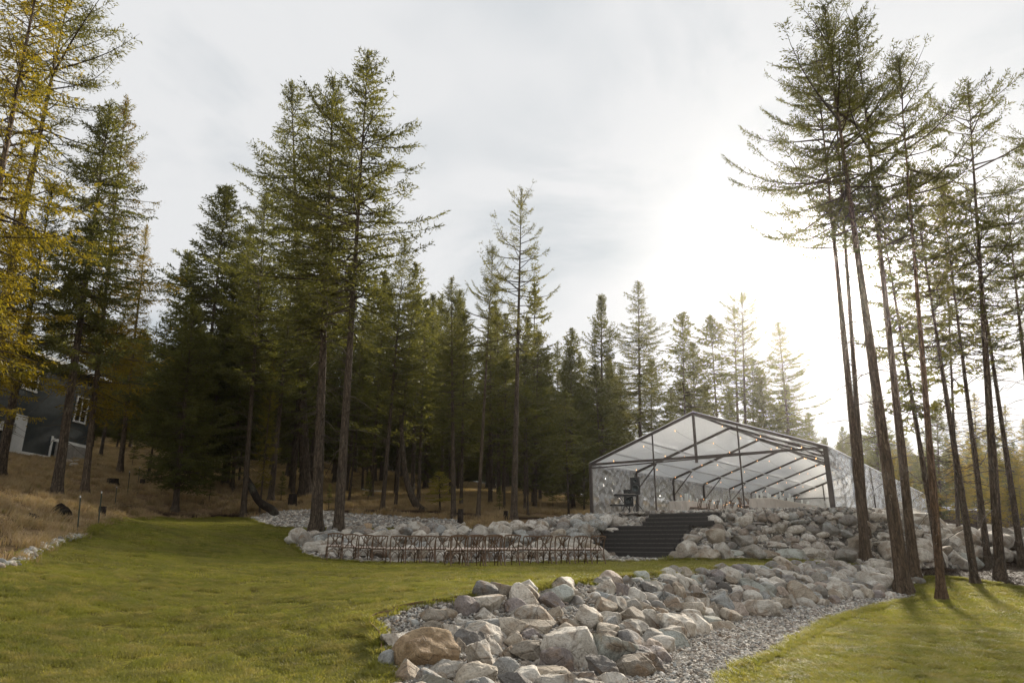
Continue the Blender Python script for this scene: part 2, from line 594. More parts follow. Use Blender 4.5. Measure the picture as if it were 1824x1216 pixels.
def make_tree(seed, H, rmax, cb, thr=-0.9, per_m=9, leaf=0.16, lw=0.055, dens=1.0, droop=0.35, tip=0.25, hang=0.25, kind='fir', r_trunk=0.22,
              gap=0.25, bare=0.12, stubs=30, power=0.8, top_up=0.75, wob=0.12, twig=1.0, bark='bark'):
    g = np.random.default_rng(seed)
    zc = cb * H
    per_m *= 1.55 if leaf < .2 else 1.3
    dens *= 1.7 if leaf < .2 else 1.5
    nb = int((H - zc) * per_m)
    h = np.sort(g.uniform(0, 0.985, nb)) ** 1.0
    z0 = zc + h * (H - zc)
    prof = np.minimum(1.0, 0.45 + 2.2 * h) * (1 - h) ** power
    lump = 1 + 0.35 * np.sin(h * 23 + g.uniform(0, 6)) * g.uniform(0.4, 1, nb)
    L = rmax * prof * lump * g.uniform(1 - gap * 1.6, 1 + gap, nb) + 0.12
    phi = np.arange(nb) * 2.39996 + g.uniform(-0.5, 0.5, nb)
    L *= 1 + 0.22 * np.cos(phi - g.uniform(0, 6.28)) * (1 - h)
    el = np.interp(h, [0, 0.35, 0.75, 1.0], [-0.15, 0.08, 0.45, 1.2 * top_up + 0.1]) + g.uniform(-0.2, 0.2, nb)
    k = 7
    s = np.linspace(0, 1, k)[None, :]
    dr = droop * (1 - 0.7 * h)[:, None] * g.uniform(0.5, 1.4, nb)[:, None]
    rad = s * L[:, None] * np.cos(el)[:, None]
    zo = L[:, None] * (np.sin(el)[:, None] * s - dr * s ** 1.6 + tip * s ** 3.2 * dr / max(droop, .01))
    bend = g.normal(0, 0.18, nb)[:, None] * s ** 2
    ang = phi[:, None] + bend
    wx = wob * np.sin(z0 / H * 5 + seed)
    P = np.stack([rad * np.cos(ang), rad * np.sin(ang), z0[:, None] + zo], -1)
    Vl, Ql = limb_prisms(P, 0.010 + 0.011 * L, 0.003)
    LV, LQ = [Vl], [Ql]
    nv = len(Vl)
    # foliage
    TP, TD, TL, TW = [], [], [], []
    for b in range(nb):
        Lb = L[b]
        ns = max(3, int(Lb / 0.105 * dens))
        ss = np.clip(np.linspace(bare + 0.25 * g.random() * (Lb > 1), 1.0, ns) + g.normal(0, .012, ns), 0, 1)
        # clumpy gaps along the limb
        keep = (np.sin(ss * Lb * 5.5 + g.uniform(0, 6)) + g.normal(0, .5, ns)) > thr
        ss = ss[keep]
        if len(ss) == 0:
            continue
        pts = np.stack([np.interp(ss, s[0], P[b, :, i]) for i in range(3)], 1)
        tn = np.stack([np.interp(ss, s[0], np.gradient(P[b, :, i])) for i in range(3)], 1)
        tn /= np.linalg.norm(tn, axis=1, keepdims=True) + 1e-9
        side = np.cross(tn, [0, 0, 1.0])
        side /= np.linalg.norm(side, axis=1, keepdims=True) + 1e-9
        lt0 = (0.16 + 0.24 * Lb ** 0.7) * twig
        for sg in (-1, 1):
            lt = lt0 * (1 - ss * 0.72) * g.uniform(0.55, 1.25, len(ss))
            d = tn * g.uniform(.5, .8, (len(ss), 1)) + side * sg * g.uniform(.6, 1, (len(ss), 1))
            d[:, 2] -= hang * g.uniform(0.2, 1.3, len(ss))
            d[:, 2] += g.normal(0, .14, len(ss))
            d /= np.linalg.norm(d, axis=1, keepdims=True)
            m = np.maximum(2, (lt / (leaf * 0.55)).astype(int))
            idx = np.repeat(np.arange(len(ss)), m)
            off = np.concatenate([np.linspace(0.1, 1, mm) for mm in m])
            p = pts[idx] + d[idx] * (off * lt[idx])[:, None]
            p[:, 2] -= hang * 0.35 * (off * off * lt[idx])
            p += g.normal(0, 0.018, p.shape)
            dd = d[idx] + g.normal(0, 0.42, p.shape)
            dd /= np.linalg.norm(dd, axis=1, keepdims=True)
            TP.append(p)
            TD.append(dd)
            TL.append(leaf * g.uniform(0.7, 1.3, len(p)) * (1.1 - .25 * off))
            TW.append(lw * g.uniform(0.7, 1.3, len(p)))
    # leader tuft
    q = int(90 * dens)
    zt = g.uniform(0.93, 1.0, q) * H
    p = np.stack([g.normal(0, .05, q), g.normal(0, .05, q), zt], 1)
    dd = np.stack([g.normal(0, .6, q), g.normal(0, .6, q), np.full(q, .7)], 1)
    dd /= np.linalg.norm(dd, axis=1, keepdims=True)
    TP.append(p), TD.append(dd), TL.append(np.full(q, leaf)), TW.append(np.full(q, lw))
    TP, TD, TL, TW = map(np.concatenate, (TP, TD, TL, TW))
    n = len(TP)
    LEAFSTAT[0] += n
    rnd = g.normal(0, 1, (n, 3))
    wv = np.cross(TD, rnd)
    wv /= np.linalg.norm(wv, axis=1, keepdims=True) + 1e-9
    A = TP - wv * TW[:, None] * .5
    B = TP + wv * TW[:, None] * .5
    C = TP + TD * TL[:, None]
    FV = np.stack([A, B, C], 1).reshape(-1, 3)
    FT = np.arange(n * 3).reshape(-1, 3)
    # dead stubs on the bare trunk
    if stubs:
        zs = g.uniform(0.12 * H, max(zc, .2 * H) + .12 * H, stubs)
        ph = g.uniform(0, 6.28, stubs)
        ls = g.uniform(0.25, 1.7, stubs) * min(1, rmax / 2)
        s3 = np.linspace(0, 1, 4)[None, :]
        sp = np.stack([ls[:, None] * s3 * np.cos(ph)[:, None] + g.normal(0, .05, (stubs, 4)), ls[:, None] * s3 * np.sin(ph)[:, None] + g.normal(0, .05, (stubs, 4)),
                       zs[:, None] + ls[:, None] * (g.normal(-.05, .3, (stubs, 1)) * s3 - .25 * s3 ** 2)], -1)
        Vs, Qs = limb_prisms(sp, np.full(stubs, .017), .004)
        LV.append(Vs)
        LQ.append(Qs + nv)
        nv += len(Vs)
    LVc, LQc = np.concatenate(LV), np.concatenate(LQ)
    V = np.concatenate([LVc, FV])
    crown = mesh('crown', V, [FT + len(LVc), LQc], [M[kind], M['twig']], midx=np.concatenate([np.zeros(len(FT), int), np.ones(len(LQc), int)]))
    # trunk
    rings, sides = 22, 14
    zr = np.linspace(0, 1, rings) ** 1.6
    zr[1] = 0.004
    rr = r_trunk * (0.80 * (1 - zr) ** 1.1 + 0.0 * zr) + 0.008
    flare = r_trunk * 0.62 * np.exp(-zr * H / 0.30)
    V = []
    for i in range(rings):
        a = np.arange(sides) * 2 * math.pi / sides
        rad_ = rr[i] * (1 + g.normal(0, 0.03, sides)) + flare[i] * (0.7 + 0.5 * np.sin(a * 4 + seed) + 0.25 * np.sin(a * 7))
        V.append(np.stack([rad_ * np.cos(a), rad_ * np.sin(a), np.full(sides, zr[i] * H - 0.35 * (i == 0))], 1))
    V = np.concatenate(V)
    Q = [(i * sides + j, i * sides + (j + 1) % sides, (i + 1) * sides + (j + 1) % sides, (i + 1) * sides + j) for i in range(rings - 1) for j in range(sides)]
    trunk = mesh('trunk', V, np.array(Q), [M[bark]], smooth=True)
    return dict(H=H, r=rmax, cb=cb, rt=r_trunk, crown=crown, trunk=trunk, n=n)


TV = {}
for i in range(3):
    TV['dense%d' % i] = make_tree(100 + i, 15.5, 2.9, 0.10 if i else .06, per_m=13, leaf=.17, lw=.06, dens=.95, droop=.45, tip=.5, hang=.3, r_trunk=.24, gap=.28, stubs=20, power=.66)
for i in range(2):
    TV['high%d' % i] = make_tree(150 + i, 17, 2.9, .30, per_m=12, leaf=.17, lw=.06, dens=.95, droop=.45, tip=.45, hang=.35, r_trunk=.24, gap=.25, stubs=40, power=.62)
for i in range(3):
    TV['tall%d' % i] = make_tree(200 + i, 20, 2.7, 0.36, thr=-.55, per_m=9.5, leaf=.15, lw=.048, dens=1.15, droop=.30, tip=.5, hang=.18, r_trunk=.27, gap=.4, stubs=60, power=.62)
for i in range(2):
    TV['open%d' % i] = make_tree(300 + i, 19, 2.6, 0.48, thr=-.4, per_m=6.0, leaf=.13, lw=.04, dens=1.2, droop=.22, tip=.6, hang=.12, r_trunk=.22, gap=.5, stubs=70, power=.55, bare=.3)
for i in range(3):
    TV['clump%d' % i] = make_tree(400 + i, 19.5, 3.2, 0.55, thr=-.35, per_m=7.6, leaf=.125, lw=.036, dens=1.35, droop=.25, tip=.6, hang=.12, r_trunk=.26, gap=.5, stubs=34, power=.62, bare=.2, bark='bark_red')
for i in range(4):
    TV['far%d' % i] = make_tree(500 + i, 14, 2.0, 0.26 + .08 * (i % 3), per_m=9, leaf=.24, lw=.085, dens=.6, droop=.35, tip=.4, hang=.25, r_trunk=.15, gap=.35, stubs=40, power=.72)
for i in range(3):
    TV['larch%d' % i] = make_tree(600 + i, 17, 2.6, 0.18, thr=-.35, per_m=8.5, leaf=.13, lw=.042, dens=1.1, droop=.35, tip=.35, hang=.65, kind='larch', r_trunk=.2, gap=.35, stubs=20, bark='bark_red', bare=.05, twig=1.1)
TV['sapling'] = make_tree(701, 3.2, .95, 0.22, per_m=16, leaf=.14, lw=.05, dens=.9, droop=.2, hang=.1, r_trunk=.05, stubs=0)
print('leaves', LEAFSTAT[0])


def place_tree(base, top, var, name, label, cat, group=None, crown_w=1.0, trunk_w=None, tint=(1, 1, 1), spin=None, bark=(1, 1, 1), crown_drop=None):
    """base, top: world points; the tree stands on base and its tip reaches top."""
    v = TV[var]
    base, top = Vector(base), Vector(top)
    d = top - base
    L = d.length
    s = L / v['H']
    q = Vector((0, 0, 1)).rotation_difference(d.normalized())
    sp = random.uniform(0, 6.28) if spin is None else spin
    r = link(name, None, loc=base)
    r.rotation_mode = 'QUATERNION'
    r.rotation_quaternion = q @ Quaternion((0, 0, 1), sp)
    r.empty_display_size = 0.3
    tag(r, label, cat, group)
    t = link('trunk', v['trunk'], r)
    tw = .72 * trunk_w / v['rt'] if trunk_w else s
    t.scale = (tw, tw, s)
    t.color = (*bark, 1)
    c = link('crown', v['crown'], r)
    c.scale = (s * crown_w, s * crown_w, s)
    c.color = (*tint, 1)
    return r


def tree_px(bu, bv, tu, tv, var, name='fir_tree', label=None, cat='tree', group=None, Y=None, **k):
    """Stand a tree where photo pixel (bu, bv) meets the ground (or at distance Y) with its tip at pixel (tu, tv)."""
    if Y is None:
        b = G(bu, bv)[0]
    else:
        b = at_y(bu, bv, Y)
        b[2] = h1(b[0], b[1])
    b[2] -= 0.05
    t = at_y(tu, tv, b[1])
    return place_tree(b, t, var, name, label, cat, group, **k)

# ------------------------------------------------------------------ ground


def stretch(a, b, step, far, grow=1.12):
    c = list(np.arange(a, b + 1e-6, step))
    s = step
    x = c[-1]
    while x < far[1]:
        s *= grow
        x += s
        c.append(x)
    s = step
    x = c[0]
    pre = []
    while x > far[0]:
        s *= grow
        x -= s
        pre.append(x)
    return np.array(pre[::-1] + c)


GX = stretch(-22, 24, 0.25, (-420, 420))
GY = stretch(4, 42, 0.25, (-220, 620))


def lumps(x, y, a=0.03):
    return a * (np.sin(x * 1.7 + 1.3 * np.sin(y * .9)) + np.sin(y * 2.1 + x * .6) + .6 * np.sin(x * 4.3 - y * 3.1) + .4 * np.sin(x * 7.9 + y * 6.1)) / 2


XX, YY = np.meshgrid(GX, GY)
ZZ = hgt(XX.ravel(), YY.ravel()).reshape(XX.shape)
nx, ny = len(GX), len(GY)
idg = np.arange(nx * ny).reshape(ny, nx)
Qg = np.stack([idg[:-1, :-1], idg[:-1, 1:], idg[1:, 1:], idg[1:, :-1]], -1).reshape(-1, 4)


def ground_tex(t, scale_vec=None):
    geo = N(t, 'ShaderNodeNewGeometry')
    return geo.outputs['Position']


def make_soil():
    m, t = new_mat('forest soil with dry grass')
    p = ground_tex(t)
    a = N(t, 'ShaderNodeTexNoise', {'Vector': p, 'Scale': 0.45, 'Detail': 5.0, 'Roughness': 0.6})
    b = N(t, 'ShaderNodeTexNoise', {'Vector': p, 'Scale': 7.0, 'Detail': 6.0, 'Roughness': 0.7})
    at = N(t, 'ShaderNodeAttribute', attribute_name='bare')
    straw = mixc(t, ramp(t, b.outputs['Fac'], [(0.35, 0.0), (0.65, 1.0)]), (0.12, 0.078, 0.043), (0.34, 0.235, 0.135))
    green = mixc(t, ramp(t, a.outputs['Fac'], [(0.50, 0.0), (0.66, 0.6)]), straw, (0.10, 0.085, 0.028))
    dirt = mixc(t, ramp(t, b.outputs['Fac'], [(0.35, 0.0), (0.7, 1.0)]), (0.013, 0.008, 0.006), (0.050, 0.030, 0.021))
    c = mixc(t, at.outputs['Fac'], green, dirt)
    bp = N(t, 'ShaderNodeBump', {'Height': b.outputs['Fac'], 'Strength': 1.0, 'Distance': 0.08})
    s = N(t, 'ShaderNodeBsdfDiffuse', {'Color': c, 'Roughness': 1.0, 'Normal': bp.outputs[0]})
    finish(t, s.outputs[0])
    return m


def make_turf():
    m, t = new_mat('lawn turf')
    p = ground_tex(t)
    a = N(t, 'ShaderNodeTexNoise', {'Vector': p, 'Scale': 0.6, 'Detail': 4.0, 'Roughness': 0.6})
    mp = N(t, 'ShaderNodeMapping', {'Vector': p, 'Scale': (1.0, 1.0, 1.0)})
    b = N(t, 'ShaderNodeTexNoise', {'Vector': mp.outputs[0], 'Scale': 11.0, 'Detail': 6.0, 'Roughness': 0.7})
    c = mixc(t, ramp(t, a.outputs['Fac'], [(0.35, 0.0), (0.65, 1.0)]), (0.14, 0.130, 0.016), (0.22, 0.20, 0.024))
    c = mixc(t, ramp(t, b.outputs['Fac'], [(0.42, 0.75), (0.60, 0.0)]), c, (0.07, 0.055, 0.018))
    bp = N(t, 'ShaderNodeBump', {'Height': b.outputs['Fac'], 'Strength': 1.0, 'Distance': 0.05})
    s = N(t, 'ShaderNodeBsdfPrincipled', {'Base Color': c, 'Roughness': 0.95, 'Specular IOR Level': 0.1, 'Normal': bp.outputs[0]})
    finish(t, s.outputs[0])
    return m


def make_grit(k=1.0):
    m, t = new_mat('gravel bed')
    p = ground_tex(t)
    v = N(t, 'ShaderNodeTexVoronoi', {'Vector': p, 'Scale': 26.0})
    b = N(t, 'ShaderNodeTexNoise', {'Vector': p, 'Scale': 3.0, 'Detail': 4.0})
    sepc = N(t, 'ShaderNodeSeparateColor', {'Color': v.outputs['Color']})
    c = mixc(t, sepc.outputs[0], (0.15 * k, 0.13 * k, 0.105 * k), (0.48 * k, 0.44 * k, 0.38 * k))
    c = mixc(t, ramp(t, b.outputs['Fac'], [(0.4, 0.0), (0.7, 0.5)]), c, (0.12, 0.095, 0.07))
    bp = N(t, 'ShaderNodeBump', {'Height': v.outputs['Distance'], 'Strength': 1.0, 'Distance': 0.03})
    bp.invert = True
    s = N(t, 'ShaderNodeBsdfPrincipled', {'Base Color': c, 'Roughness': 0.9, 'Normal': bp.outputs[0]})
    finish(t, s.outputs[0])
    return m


M['soil'], M['turf'], M['grit'], M['grit_dark'] = make_soil(), make_turf(), make_grit(), make_grit(.28)  # last one: same grit, darkened to paint shade into the gaps between boulders

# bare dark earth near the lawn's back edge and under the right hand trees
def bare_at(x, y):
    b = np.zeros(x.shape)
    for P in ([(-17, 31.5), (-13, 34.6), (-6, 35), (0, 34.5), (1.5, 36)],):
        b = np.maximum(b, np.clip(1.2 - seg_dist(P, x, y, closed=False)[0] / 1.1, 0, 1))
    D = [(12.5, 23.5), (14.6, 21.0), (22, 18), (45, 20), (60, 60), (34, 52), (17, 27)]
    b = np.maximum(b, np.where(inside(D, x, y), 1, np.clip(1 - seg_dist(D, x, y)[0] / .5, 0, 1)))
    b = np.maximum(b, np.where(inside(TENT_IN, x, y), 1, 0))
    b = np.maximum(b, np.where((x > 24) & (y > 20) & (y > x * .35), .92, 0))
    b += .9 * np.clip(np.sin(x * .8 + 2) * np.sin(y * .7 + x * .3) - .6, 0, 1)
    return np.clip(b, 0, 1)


soil_lump = np.where((YY > 20) & (bare_at(XX, YY) < 2), lumps(XX, YY, .05), 0)
fade_tent = np.where(inside(TENT_OUT, XX.ravel(), YY.ravel()).reshape(XX.shape), 0, 1)
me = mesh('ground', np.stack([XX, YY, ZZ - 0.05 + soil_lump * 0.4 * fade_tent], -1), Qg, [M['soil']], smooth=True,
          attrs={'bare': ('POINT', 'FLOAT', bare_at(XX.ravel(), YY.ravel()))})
tag(link('ground', me), kind='structure')


def gp(*uvs):
    return [tuple(G(u, v)[0][:2]) for u, v in uvs]


def smooth_poly(P, n=6, closed=True):
    P = np.asarray(P, float)
    out_ = []
    m = len(P)
    for i in range(m if closed else m - 1):
        p0, p1, p2, p3 = (P[(i + j) % m] if closed else P[min(max(i + j, 0), m - 1)] for j in (-1, 0, 1, 2))
        for t in np.linspace(0, 1, n, endpoint=False):
            out_.append(0.5 * ((2 * p1) + (-p0 + p2) * t + (2 * p0 - 5 * p1 + 4 * p2 - p3) * t * t + (-p0 + 3 * p1 - 3 * p2 + p3) * t ** 3))
    if not closed:
        out_.append(P[-1])
    return np.array(out_)


def sheet(name, poly, mat, lift=0.0, lump=0.0, step=0.2):
    poly = np.asarray(poly, float)
    x0, y0 = poly.min(0) - step
    x1, y1 = poly.max(0) + step
    gx, gy = np.arange(x0, x1 + step, step), np.arange(y0, y1 + step, step)
    X, Y = np.meshgrid(gx, gy)
    sh = X.shape
    x, y = X.ravel().copy(), Y.ravel().copy()
    cx = (X[:-1, :-1] + step / 2).ravel()
    cyy = (Y[:-1, :-1] + step / 2).ravel()
    ok = inside(poly, cx, cyy)
    ids = np.arange(len(x)).reshape(sh)
    Q = np.stack([ids[:-1, :-1], ids[:-1, 1:], ids[1:, 1:], ids[1:, :-1]], -1).reshape(-1, 4)[ok]
    cnt = np.bincount(Q.ravel(), minlength=len(x))
    bd = np.nonzero((cnt > 0) & (cnt < 4))[0]
    _, bx, by = seg_dist(poly, x[bd], y[bd])
    x[bd], y[bd] = bx, by
    used = np.nonzero(cnt > 0)[0]
    remap = np.full(len(x), -1)
    remap[used] = np.arange(len(used))
    x, y = x[used], y[used]
    z = hgt(x, y) + lift + (lumps(x, y, lump) if lump else 0)
    return tag(link(name, mesh(name, np.stack([x, y, z], 1), remap[Q], [mat], smooth=True)), kind='structure')


# fine curves of the beds
E_LEFT = gp((0, 1012), (60, 985), (100, 968), (150, 956), (190, 931), (245, 926), (300, 924), (380, 923), (440, 924))
BANK_TOE = gp((462, 932), (500, 940), (600, 941), (700, 941), (820, 945))
WALL_END = [(-1.3, 28.9), (-3, 27.9), (-5, 27.7), (-6.6, 27.6), (-7.6, 27.0), (-7.9, 25.8), (-7.2, 24.4), (-6.2, 23.3), (-4.8, 23.0), (-2, 23.2), (1, 23.4), (2.4, 23.8), (5.3, 24.1)]
EMB_TOE = [(7.0, 24.0), (9.0, 24.1), (10.6, 24.2), (11.9, 24.0), (12.3, 23.3), (11.6, 22.9)]
FG_CREST = gp((1480, 1006), (1400, 1009), (1300, 1013), (1180, 1022), (1000, 1042), (900, 1053), (830, 1066), (740, 1079), (700, 1087))
FG_TIP = [(-1.75, 11.05), (-2.02, 10.85), (-2.05, 10.5), (-1.8, 10.0), (-1.62, 9.2), (-1.45, 8.2), (-1.4, 6), (-1.4, -6)]
LAWN = list(smooth_poly([(-9.2, -6), (-9.3, 4), (-9.0, 9)] + E_LEFT + BANK_TOE, 4, False)) + list(smooth_poly(WALL_END + EMB_TOE + FG_CREST + FG_TIP, 4, False))
EDGE_LOW = [(1.3, -6), (1.6, 4)] + gp((1303, 1216), (1392, 1162), (1474, 1112), (1525, 1093), (1580, 1078), (1641, 1064)) + gp((1620, 1053), (1600, 1043), (1575, 1034))
LAWN2 = list(smooth_poly(EDGE_LOW, 4, False)) + gp((1640, 1030), (1700, 1030), (1760, 1038), (1824, 1050)) + [(22, 15), (30, 12), (34, -6)]
sheet('lawn', LAWN, M['turf'], 0.0, 0.012, 0.2)
sheet('lower_lawn', LAWN2, M['turf'], 0.0, 0.012, 0.2)
GRAVEL = [(-1.5, -6)] + FG_TIP[::-1][1:] + FG_CREST[::-1] + [(11.6, 22.9), (12.2, 22.6)] + gp((1575, 1034), (1600, 1043), (1620, 1053), (1641, 1064), (1580, 1078), (1525, 1093), (1474, 1112), (1392, 1162), (1303, 1216)) + [(1.6, 4), (1.3, -6)]
sheet('gravel_path', GRAVEL, M['grit'], -0.012, 0.0, 0.2)
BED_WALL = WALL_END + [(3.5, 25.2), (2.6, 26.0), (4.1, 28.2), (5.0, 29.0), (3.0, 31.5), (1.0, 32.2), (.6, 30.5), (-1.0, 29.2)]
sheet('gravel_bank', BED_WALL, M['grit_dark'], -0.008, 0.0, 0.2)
BANK = BANK_TOE + gp((828, 938), (815, 928), (700, 921), (600, 914), (520, 911), (480, 914), (444, 924))
sheet('gravel_bank', BANK, M['grit'], 0.03, 0.0, 0.2)
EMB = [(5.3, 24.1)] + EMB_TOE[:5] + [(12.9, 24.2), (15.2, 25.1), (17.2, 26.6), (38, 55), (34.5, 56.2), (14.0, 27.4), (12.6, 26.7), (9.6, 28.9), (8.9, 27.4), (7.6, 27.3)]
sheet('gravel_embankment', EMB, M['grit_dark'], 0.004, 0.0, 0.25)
STAIRBED = [(1.6, 25.0), (5.4, 24.0), (9.4, 28.0), (7.4, 29.6), (5.0, 30.4), (2.0, 29.6)]
sheet('gravel_bank', STAIRBED, M['grit'], -0.03, 0.0, 0.2)
TENTFLOOR = [(2.0, 32.0), (5.2, 29.2), (9.5, 28.8), (12.6, 26.7), (14.0, 27.4), (34.5, 56.2), (24.5, 63)]
sheet('tent_floor', TENTFLOOR, plain('wooden dance floor', (0.10, 0.075, 0.055), 0.6, noise=.4), 0.012, 0.0, 0.4)

# ------------------------------------------------------------------ scattering of stuff
SRC = {}


def src_collection(name, meshes):
    c = bpy.data.collections.new(name)
    for i, m in enumerate(meshes):
        o = bpy.data.objects.new('%s_%02d' % (name, i), m)
        c.objects.link(o)
    return c


def scatter(name, P, rot, scl, idx, coll, label=None):
    P = np.asarray(P, float)
    me = bpy.data.meshes.new(name)
    me.vertices.add(len(P))
    me.vertices.foreach_set('co', P.astype(np.float32).ravel())
    for an, ty, arr, key in (('rot', 'FLOAT_VECTOR', rot, 'vector'), ('scl', 'FLOAT_VECTOR', scl, 'vector'), ('idx', 'INT', idx, 'value')):
        a = me.attributes.new(an, ty, 'POINT')
        a.data.foreach_set(key, np.asarray(arr).ravel())
    me.update()
    o = link(name, me)
    tag(o, kind='stuff')
    ng = bpy.data.node_groups.new(name, 'GeometryNodeTree')
    ng.interface.new_socket('Geometry', in_out='INPUT', socket_type='NodeSocketGeometry')
    ng.interface.new_socket('Geometry', in_out='OUTPUT', socket_type='NodeSocketGeometry')
    gi, go = ng.nodes.new('NodeGroupInput'), ng.nodes.new('NodeGroupOutput')
    ci = ng.nodes.new('GeometryNodeCollectionInfo')
    ci.inputs['Collection'].default_value = coll
    ci.inputs['Separate Children'].default_value = True
    ci.inputs['Reset Children'].default_value = True
    ip = ng.nodes.new('GeometryNodeInstanceOnPoints')
    ip.inputs['Pick Instance'].default_value = True
    atts = {}
    for an, dt_ in (('rot', 'FLOAT_VECTOR'), ('scl', 'FLOAT_VECTOR'), ('idx', 'INT')):
        n = ng.nodes.new('GeometryNodeInputNamedAttribute')
        n.data_type = dt_
        n.inputs['Name'].default_value = an
        atts[an] = [s for s in n.outputs if s.enabled and s.name == 'Attribute'][0]
    L = ng.links.new
    L(gi.outputs[0], ip.inputs['Points'])
    L(ci.outputs[0], ip.inputs['Instance'])
    L(atts['idx'], ip.inputs['Instance Index'])
    L(atts['rot'], ip.inputs['Rotation'])
    L(atts['scl'], ip.inputs['Scale'])
    L(ip.outputs[0], go.inputs[0])
    md = o.modifiers.new('scatter', 'NODES')
    md.node_group = ng
    return o


def rand_in(poly, n, g=rng):
    poly = np.asarray(poly, float)
    lo, hi = poly.min(0), poly.max(0)
    out_ = []
    tot = 0
    while tot < n:
        p = g.uniform(lo, hi, (n * 2, 2))
        p = p[inside(poly, p[:, 0], p[:, 1])]
        out_.append(p)
        tot += len(p)
        if len(p) == 0:
            break
    return np.concatenate(out_)[:n]


def px_of(P):
    x, y, z = P[:, 0], P[:, 1], P[:, 2] - CAMZ
    t = y * CP + z * SP
    return 912 + F * x / t, 608 - F * (-y * SP + z * CP) / t, t


def in_frame(P, mg=60):
    u, v, t = px_of(P)
    return (t > 0.5) & (u > -mg) & (u < 1824 + mg) & (v < 1216 + mg * 3) & (v > -mg)


def grass_mat(name, cols, trans=0.35):
    m, t = new_mat(name)
    geo = N(t, 'ShaderNodeNewGeometry')
    oi = N(t, 'ShaderNodeObjectInfo')
    a = N(t, 'ShaderNodeTexNoise', {'Vector': geo.outputs['Position'], 'Scale': 0.5, 'Detail': 5.0, 'Roughness': 0.65})
    b = N(t, 'ShaderNodeTexNoise', {'Vector': geo.outputs['Position'], 'Scale': 3.5, 'Detail': 3.0, 'Roughness': 0.6})
    c = mixc(t, ramp(t, a.outputs['Fac'], [(0.34, 0.0), (0.62, 1.0)]), cols[0], cols[1])
    c = mixc(t, ramp(t, b.outputs['Fac'], [(0.50, 0.0), (0.66, 0.9)]), c, cols[2])
    b2 = N(t, 'ShaderNodeTexNoise', {'Vector': geo.outputs['Position'], 'Scale': 1.7, 'Detail': 5.0, 'Roughness': 0.7})
    c = mixc(t, ramp(t, b2.outputs['Fac'], [(0.34, 0.6), (0.47, 0.0)]), c, tuple(x * .42 for x in cols[0]))
    c = mixc(t, mth(t, 'MULTIPLY', oi.outputs['Random'], 0.35), c, cols[3])
    d = N(t, 'ShaderNodeBsdfPrincipled', {'Base Color': c, 'Roughness': 0.55, 'Specular IOR Level': 0.25})
    tr = N(t, 'ShaderNodeBsdfTranslucent', {'Color': mixc(t, 1.0, c, (1.5, 1.5, 0.9), 'MULTIPLY')})
    mx = N(t, 'ShaderNodeMixShader', {0: trans, 1: d.outputs[0], 2: tr.outputs[0]})
    finish(t, mx.outputs[0])
    return m


M['grass'] = grass_mat('grass blades', ((0.160, 0.172, 0.030), (0.262, 0.260, 0.044), (0.33, 0.285, 0.080), (0.30, 0.235, 0.12)), .45)
M['straw'] = grass_mat('dry grass blades', ((0.27, 0.185, 0.105), (0.44, 0.315, 0.185), (0.24, 0.20, 0.08), (0.52, 0.40, 0.26)), .3)


def blade_patch(seed, n, size, h, w, lean, mat):
    g = np.random.default_rng(seed)
    c = g.uniform(-size / 2, size / 2, (n, 2))
    # tufts: blades gather
    k = max(2, n // 14)
    cen = g.uniform(-size / 2, size / 2, (k, 2))
    c = c * (.45 if h > .1 else .8) + cen[g.integers(0, k, n)] * (.55 if h > .1 else .2) + g.normal(0, size * .05, (n, 2))
    a = g.uniform(0, 6.283, n)
    hh = h * g.uniform(.45, 1.25, n)
    ln = lean * g.uniform(.2, 1.3, n) * hh
    wv = np.stack([np.cos(a), np.sin(a)], 1) * (w / 2)
    ld = a + 1.57 + g.normal(0, .5, n)
    lv = np.stack([np.cos(ld), np.sin(ld)], 1)
    z0 = np.full((n, 1), -0.01)
    A = np.concatenate([c - wv, z0], 1)
    B = np.concatenate([c + wv, z0], 1)
    m1 = c + lv * (ln * .35)[:, None]
    C = np.concatenate([m1 + wv * .8, (hh * .62)[:, None]], 1)
    D = np.concatenate([m1 - wv * .8, (hh * .62)[:, None]], 1)
    E = np.concatenate([c + lv * ln[:, None], hh[:, None]], 1)
    V = np.stack([A, B, C, D, E], 1).reshape(-1, 3)
    b = np.arange(n)[:, None] * 5
    return mesh('blades', V, [np.concatenate([b + 0, b + 1, b + 2, b + 3], 1), np.concatenate([b + 3, b + 2, b + 4], 1)], [mat])


